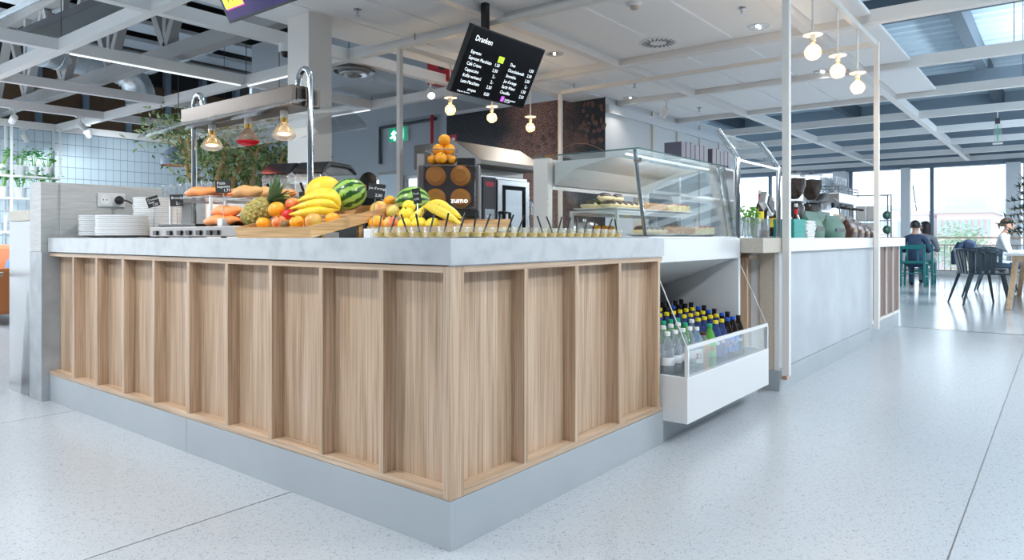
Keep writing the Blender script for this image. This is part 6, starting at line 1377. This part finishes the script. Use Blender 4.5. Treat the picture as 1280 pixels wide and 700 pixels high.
def person(loc, rz, label, top, legs, hair, seated=True, hair_len=0., lean=0., head_turn=0., scale=1., arms='table', skin_m='skin'):
    """local frame: faces +y"""
    t = thing('person', loc, label, 'person', rz=rz); t.scale = (scale,) * 3
    J = {}; ED = []; zh = .55 if seated else .92; k = lean
    def j(n, p, r, par=None): J[n] = (Vector(p), r); ED.append((par, n)) if par else None
    j('pelvis', (0, 0, zh), (.15, .11)); j('waist', (0, k * .2, zh + .17), (.135, .10), 'pelvis'); j('chest', (0, k * .45, zh + .36), (.155, .11), 'waist'); j('collar', (0, k * .62, zh + .49), (.09, .07), 'chest'); j('neck', (0, k * .7 + .01, zh + .56), .052, 'collar')
    hx, hy = sin(head_turn), cos(head_turn); hc = Vector((0, k * .8 + .02, zh + .68))
    j('jaw', hc + Vector((hx * .02, hy * .02, -.06)), (.062, .070), 'neck'); j('head', hc + Vector((0, 0, .01)), (.075, .090), 'jaw'); j('crown', hc + Vector((-hx * .01, -hy * .01, .075)), (.060, .07), 'head')
    j('nose', hc + Vector((hx * .105, hy * .105, -.02)), .012, 'head')
    for s in (-1, 1):
        S = 'LR'[s > 0]
        j('sh' + S, (s * .17, k * .55, zh + .45), .062, 'collar')
        if arms == 'table': el, wr_ = Vector((s * .24, k * .4 + .10, zh + .20)), Vector((s * .12, k * .4 + .36, zh + .22))
        elif arms == 'lap': el, wr_ = Vector((s * .24, .02, zh + .18)), Vector((s * .12, .24, zh + .10))
        else: el, wr_ = Vector((s * .23, -.02, zh + .17)), Vector((s * .20, .16, zh + .10))
        j('el' + S, el, .045, 'sh' + S); j('wr' + S, wr_, .028, 'el' + S); d = (wr_ - el).normalized(); j('pa' + S, wr_ + d * .06, (.036, .018), 'wr' + S)
        sd = d.cross(Vector((0, 0, 1))).normalized()
        for f in range(4):
            o_ = sd * (-.027 + .018 * f); L = (.06, .07, .066, .05)[f]; j('f%d%s' % (f, S), wr_ + d * .09 + o_, .0095, 'pa' + S); j('g%d%s' % (f, S), wr_ + d * (.09 + L * .5) + o_ + Vector((0, 0, -.012)), .009, 'f%d%s' % (f, S)); j('h%d%s' % (f, S), wr_ + d * (.09 + L * .8) + o_ + Vector((0, 0, -.035)), .008, 'g%d%s' % (f, S))
        j('th' + S, wr_ + d * .045 - sd * s * -.045, .011, 'pa' + S); j('ti' + S, wr_ + d * .085 + sd * s * .055 + Vector((0, 0, -.015)), .009, 'th' + S)
        j('hip' + S, (s * .09, .02, zh - .03), .092, 'pelvis')
        kn, an = (Vector((s * .12, .44, zh - .03)), Vector((s * .12, .46, .10))) if seated else (Vector((s * .10, .03, .50)), Vector((s * .10, 0, .09)))
        j('kn' + S, kn, .062, 'hip' + S); j('an' + S, an, .042, 'kn' + S); j('to' + S, an + Vector((0, .15, -.055)), .032, 'an' + S)
    wrs = [J['wrL'][0], J['wrR'][0]]
    def pick(c):
        if c.z > zh + .535 and abs(c.x) < .12: return 2
        if min((c - w).length for w in wrs) < .03 or any((c - w).dot((w - J['el' + S][0]).normalized()) > 0 and (c - w).length < .2 for w, S in zip(wrs, 'LR')): return 2
        if c.z < .12: return 3
        if c.z < zh + .02 or (seated and c.y > .2 and c.z < zh + .08): return 1
        return 0
    b = skin_body('body', J, ED, [top, legs, skin_m, 'black'], pick, t)
    hd = bpy.data.objects.new('hair', None); bpy.data.objects.remove(hd)
    R = Matrix.Rotation(-head_turn, 3, 'Z'); mb = MB(); n0, m0 = 18, 10
    for i in range(m0 + 1):
        for q in range(n0):
            a = 2 * pi * q / n0; th = (pi * .62) * i / m0; p = Vector((.092 * sin(th) * cos(a), .112 * sin(th) * sin(a), .112 * cos(th)))
            if p.y > .03 and p.z < .05: p.y *= .45; p.z = max(p.z, .045)
            if hair_len and i >= m0 - 2 and p.y < .03: p.z -= hair_len * (i - m0 + 3) / 3; p.x *= 1.1
            mb.v.append(R @ (p + Vector((0, -.012, .022))) + hc)
    for i in range(m0):
        for q in range(n0):
            a = i * n0 + q; c_ = i * n0 + (q + 1) % n0; mb.f.append([a, c_, c_ + n0, a + n0])
    mb.build('hair', hair, t, local=True, smooth=True, ang=80)
    for s in (-1, 1):
        MB().ball(R @ Vector((s * .032, .083, .005)) + hc, (.011, .008, .009), 8, 6).build('eye', 'hair_dark', b, local=True, smooth=True); MB().ball(R @ Vector((s * .083, .0, -.01)) + hc, (.012, .02, .03), 8, 6).build('ear', skin_m, b, local=True, smooth=True)
    MB().ball(R @ Vector((0, .082, -.060)) + hc, (.022, .010, .006), 8, 5).build('mouth', 'lips', b, local=True, smooth=True)
    return t, hc
# staff member behind the counter
b0 = at(457, 300, 7.0); pt, hc = person((b0.x, b0.y, 0), radians(-60), 'person in dark clothes with dark hair behind the counter', 'cloth_black', 'cloth_black', 'hair_dark', False, .06, .12, .3, .93, 'front')

# ================================================================== SEATING AREA AT THE RIGHT
def dark_chair(loc, rz, label):
    """local: sitter faces +y"""
    t = thing('chair', loc, label, 'chair', 'dark slatted armchairs', rz)
    MB().prism([(-.22, -.20), (.22, -.20), (.25, .24), (-.25, .24)], 'z', .43, .455).build('seat', 'chair_dark', t, local=True, bevel=.008)
    t.scale = (1.12, 1.12, 1.0)
    arc = [(.27 * cos(a), -.02 + .25 * sin(a), .76 - .10 * (0.5 + .5 * sin(a)) ** 1.5) for a in [radians(180 + d) for d in range(-40, 221, 20)]]
    arc = [(x, y, .775 - max(0, (y + .05)) * .35) for x, y, z in arc]
    mb = MB()
    for a, b_ in zip(arc[:-1], arc[1:]): mb.bar(a, b_, .045, .03)
    mb.build('back_rail', 'chair_dark', t, local=True)
    for k in range(1, len(arc) - 1):
        x, y, z = arc[k]; MB().bar((x * .86, max(-.20, y * .85), .44), (x, y, z), *((.014, .052) if abs(x) > .19 else (.052, .014))).build('back_slat', 'chair_dark', t, local=True)
    for sx in (-1, 1):
        for sy in (-1, 1): MB().tube([(sx * .19, sy * .17, .435), (sx * .25, sy * .25 if sy > 0 else -.28, 0)], [.022, .012], 8).build('leg', 'chair_dark', t, local=True)
c1 = onz(1232, 379, 0); c1 = Vector((c1.x, c1.y + .0, 0))
dark_chair((12.0, .95, 0), radians(205), 'nearest dark slatted chair at the oak table'); dark_chair((13.6, .98, 0), radians(180), 'second dark slatted chair with a jacket on its back'); dark_chair((15.2, .95, 0), radians(180), 'far dark slatted chair with a sitting man')
tb2 = thing('dining_table', (12.9, .05, 0), 'long oak dining table with white top and splayed legs', 'table')
MB().box((11.15, -.42, .715), (14.2, .62, .745)).build('top', 'white_gloss', tb2, bevel=.006); MB().box((11.3, -.34, .63), (14.05, .54, .71)).build('apron', 'pale_wood', tb2)
for (x, s) in ((11.4, -1), (13.9, 1)):
    for (y, e) in ((.50, 1), (-.30, -1)): MB().bar((x, y, .71), (x + s * .08, y + e * .08, 0), .065).build('leg', 'pale_wood', tb2)
jk = thing('jacket', (13.6, 1.22, .46), 'dark blue jacket draped over the second chair back', 'jacket'); jm = MB(); prof = [(.10, .50), (.12, .70), (.10, .83), (0, .875), (-.10, .83), (-.12, .70), (-.12, .52)]
jm.v = []; 
for i, x in enumerate((-.26, -.2, -.08, .08, .2, .26)):
    f = (.55, .9, 1, 1, .9, .55)[i]
    for (y, z) in prof: jm.v.append(Vector((13.6 + x, 1.235 + y * .9 * (1 + .1 * (i % 2)), .50 + (z - .50) * (f if z > .75 else 1) + .05)))
K = len(prof)
for i in range(5):
    for q in range(K - 1):
        a = i * K + q; jm.f.append([a, a + 1, a + K + 1, a + K])
jo = jm.build('jacket_body', 'cloth_navy', jk, smooth=True); so1 = jo.modifiers.new('th', 'SOLIDIFY'); so1.thickness = .02
MB().tube([(13.38, 1.32, .86), (13.34, 1.40, .70), (13.36, 1.40, .52)], [.05, .05, .045], 10).build('sleeve', 'cloth_navy', jk, smooth=True)
MB().tube([(13.82, 1.32, .86), (13.86, 1.40, .70), (13.85, 1.40, .52)], [.05, .05, .045], 10).build('sleeve', 'cloth_navy', jk, smooth=True)
q = at(1264, 300, 12.7); person((15.2, .93, -.06), radians(180), 'man with short brown hair in white shirt sitting at the oak table', 'cloth_white', 'cloth_navy', 'hair_brown', True, 0, .15, 0, 1., 'table')
def green_chair(loc, rz, label):
    t = thing('chair', loc, label, 'chair', 'teal wooden chairs by the window', rz)
    MB().box((-.21, -.20, .44), (.21, .22, .465)).build('seat', 'chair_teal', t, local=True, bevel=.006)
    for sx in (-1, 1):
        MB().bar((sx * .20, -.21, 0), (sx * .20, -.25, .82), .036).build('back_leg', 'chair_teal', t, local=True); MB().bar((sx * .20, .20, 0), (sx * .19, .20, .44), .034).build('leg', 'chair_teal', t, local=True); MB().bar((sx * .20, -.2, .20), (sx * .20, .2, .20), .02).build('stretcher', 'chair_teal', t, local=True)
        MB().bar((sx * .09, -.215, .46), (sx * .09, -.24, .74), .03, .014).build('back_slat', 'chair_teal', t, local=True)
    for z in (.47, .77): MB().box((-.19, -.262, z - (.0 if z < .5 else .04)), (.19, -.238, z + (.03 if z < .5 else .045))).build('back_rail', 'chair_teal', t, local=True)
    for (y, z) in ((-.21, .26), (.2, .30)): MB().bar((-.19, y, z), (.19, y, z), .02).build('stretcher', 'chair_teal', t, local=True)
ga = onz(1145, 357, 0); gb = onz(1158, 352, 0)
green_chair((15.6, 2.30, 0), radians(-90), 'teal wooden chair nearest the coffee bar end'); green_chair((16.6, 2.30, 0), radians(-90), 'second teal wooden chair closer to the window')
person((15.60, 2.30, -.07), radians(-90), 'person in dark jacket and round dark hat seated on the teal chair', 'cloth_navy', 'cloth_navy', 'hair_dark', True, 0, .10, 0, 1., 'table')
pt2, hc2 = person((16.62, 2.28, -.07), radians(-90), 'person with long dark hair in grey coat facing the window table', 'cloth_grey', 'cloth_grey', 'hair_dark', True, .14, .12, -1.2, 1., 'table')

# rack with boxes beyond the coffee bar
rk0, rk1 = at(1066, 300, 12.2), at(1114, 300, 12.0); rk = thing('display_rack', (rk0 + rk1) / 2, 'slim metal rack with coffee boxes and pouches beyond the bar', 'rack'); rk.location.z = 0
dv = (rk1 - rk0); dv.z = 0; L = dv.length; dv.normalize(); nv = Vector((-dv.y, dv.x, 0)) ; 
def rp_(a, b_, z): return rk0 * 1.0 + dv * a + nv * b_ + Vector((0, 0, z - rk0.z))
for a in (0, L):
    for b_ in (0, .35): MB().bar(rp_(a, b_, 0), rp_(a, b_, 1.70), .02).build('upright', 'steel_dark', rk)
for z in (.3, .85, 1.00, 1.25, 1.69):
    slab(MB(), rp_(0, 0, z), dv, nv, L, .35, .012).build('shelf', 'steel_dark', rk)
for k in range(4):
    a = .06 + .17 * (k % 2); z = 1.252 + .0 * k if k < 2 else 1.002
    o = slab(MB(), rp_(a, .03, z), dv, nv, .15, .12, -(.24 if k < 2 else .20)).build('coffee_box', 'box_beige', bevel=.003); tag(o, 'beige coffee box on the %s shelf of the rack, %s' % ('upper' if k < 2 else 'lower', 'left' if k % 2 == 0 else 'right'), 'box', 'beige boxes on the rack')
for k in range(2):
    p = rp_(.55, .12, 1.335 if k == 0 else 1.085); o = MB().ball((0, 0, 0), (.15, .07, .075), 14, 8).build('pouch', 'green_bag', smooth=True, org=(0, 0, 0)); o.location = p; tag(o, 'green glass jar shaped pouch on the %s rack shelf' % ('upper' if k == 0 else 'lower'), 'pouch', 'green pouches on the rack')
# conifer at the right edge
xt = thing('conifer', at(1306, 300, 8.0), 'dark green needle tree reaching in at the right edge', 'tree'); xt.location.z = 0
MB().cyl((0, 0, 0), (0, 0, 1.95), .03, 10).build('trunk', 'bark', xt, local=True); nd_ = MB(); br = MB()
for k in range(46):
    z = 1.02 + .93 * k / 45; a = k * 2.4; r = .46 * (2.2 - z) / 1.1; tip = Vector((r * cos(a), r * sin(a), z - .04)); base = Vector((0, 0, z)); br.tube([base, tip], [.008, .003], 5)
    for q in range(60):
        f = random.uniform(.2, 1); p = base.lerp(tip, f); d = (tip - base).normalized() * .6 + Vector((random.gauss(0, .6), random.gauss(0, .6), random.gauss(.1, .5))); d = d.normalized() * .075; s = d.cross(Vector((.1, .4, 1))).normalized() * .011; nd_.add([p - s, p + s, p + d], [[0, 1, 2]])
br.build('branches', 'bark', xt, local=True); tag(nd_.build('needles', 'conifer', xt, local=True), kind='stuff')
# railing along the window
rg = thing('railing', (19.9, 1.5, 0), 'window railing with wooden handrail and thin dark bars', 'railing')
MB().box((19.86, -6, .93), (19.94, 4.4, .965)).build('handrail', 'pale_wood', rg, bevel=.006); MB().box((19.885, -6, .76), (19.915, 4.4, .785)).build('top_bar', 'steel_dark', rg); MB().box((19.885, -6, .14), (19.915, 4.4, .165)).build('bottom_bar', 'steel_dark', rg)
bb = None; y = -2.0
while y < 4.4:
    if bb is None: bb = MB().box((-.008, -.008, .165), (.008, .008, .76)).build('baluster', 'steel_dark', rg, local=True); bb.location = (0, y - 1.5, 0)
    else: share('baluster', bb.data, rg, (0, y - 1.5, 0))
    y += .13
for y in (-2, -.4, 1.2, 2.8, 4.35): MB().box((19.88, y - .02, 0), (19.92, y + .02, .93)).build('post', 'steel_dark', rg)

# ================================================================== OUTSIDE
gr = struct(MB().box((21, -120, -8.2), (260, 140, -8)).build('ground', 'ground_grey'), 'pale street level outside the windows')
def building(u0, u1, vtop, t_, depth, m, label, floors, cols, roof_m='facade_blue', wm='far_glass', z_off=0, setback=None):
    a = at(u0, vtop, t_); b_ = at(u1, vtop, t_); z1_ = a.z; x = a.x
    y0, y1 = min(a.y, b_.y), max(a.y, b_.y); x = (a.x + b_.x) / 2
    t = thing('building', (x + depth / 2, (y0 + y1) / 2, -8), label, 'building'); MB().box((x, y0, -8), (x + depth, y1, z1_)).build('wall', m, t); MB().box((x - .2, y0 - .2, z1_), (x + depth, y1 + .2, z1_ + .4)).build('roof', roof_m, t)
    if setback: MB().box((x + 1, y0 + .5, z1_ + .4), (x + depth, y1 - .5, z1_ + .4 + setback)).build('top_storey', 'facade_blue', t)
    fh = min(3.0, (z1_ + 8) / floors); w_ = (y1 - y0) / cols
    for f in range(floors):
        for c in range(cols):
            yy_ = y0 + w_ * (c + .22); zz_ = z1_ - fh * f - 2.1
            MB().box((x - .12, yy_, zz_), (x + .05, yy_ + w_ * .55, zz_ + 1.5)).build('window', wm, t)
building(1168, 1241, 266, 62, 14, 'brick', 'pink brick building with rows of windows beyond the window front', 4, 9, setback=1.0)
building(1243, 1300, 269, 84, 12, 'facade_white', 'white building right of the brick one', 4, 6, setback=1.6)
building(1118, 1163, 269, 70, 12, 'facade_white', 'white building with pink roof at the left of the window', 4, 7, roof_m='roof_pink')
building(1040, 1116, 262, 80, 14, 'facade_white', 'pale office block glimpsed past the pillar', 4, 8)
cr = thing('crane', at(1146, 263, 110), 'thin dark crane jib on the skyline', 'crane'); ca = at(1146, 266, 110); MB().tube([Vector((ca.x, ca.y, -8)), ca], .25, 6).build('mast', 'dark_grey', cr); MB().tube([ca, at(1141, 231, 110)], .1, 6).build('jib', 'dark_grey', cr)
for k, (u, t_) in enumerate(((1196, 45), (1206, 47))):
    p = at(u, 296, t_); tt = thing('street_tree', (p.x, p.y, -8), ('left' if k == 0 else 'right') + ' pale green street tree before the brick building', 'tree'); MB().cyl((p.x, p.y, -8), (p.x, p.y, -1), .15, 8).build('trunk', 'bark', tt); lf = MB()
    for q in range(900):
        d = Vector((random.gauss(0, 1), random.gauss(0, 1), random.gauss(0, 1))); d = d.normalized() * random.random() ** .4 * 1.6; c = p + d + Vector((0, 0, -.6)); e = Vector((random.gauss(0, 1), random.gauss(0, 1), random.gauss(0, 1))).normalized() * .16; s = e.cross(Vector((0, .3, 1))).normalized() * .12; lf.add([c - s, c + s, c + e], [[0, 1, 2]])
    tag(lf.build('foliage', 'far_green', tt), kind='stuff')
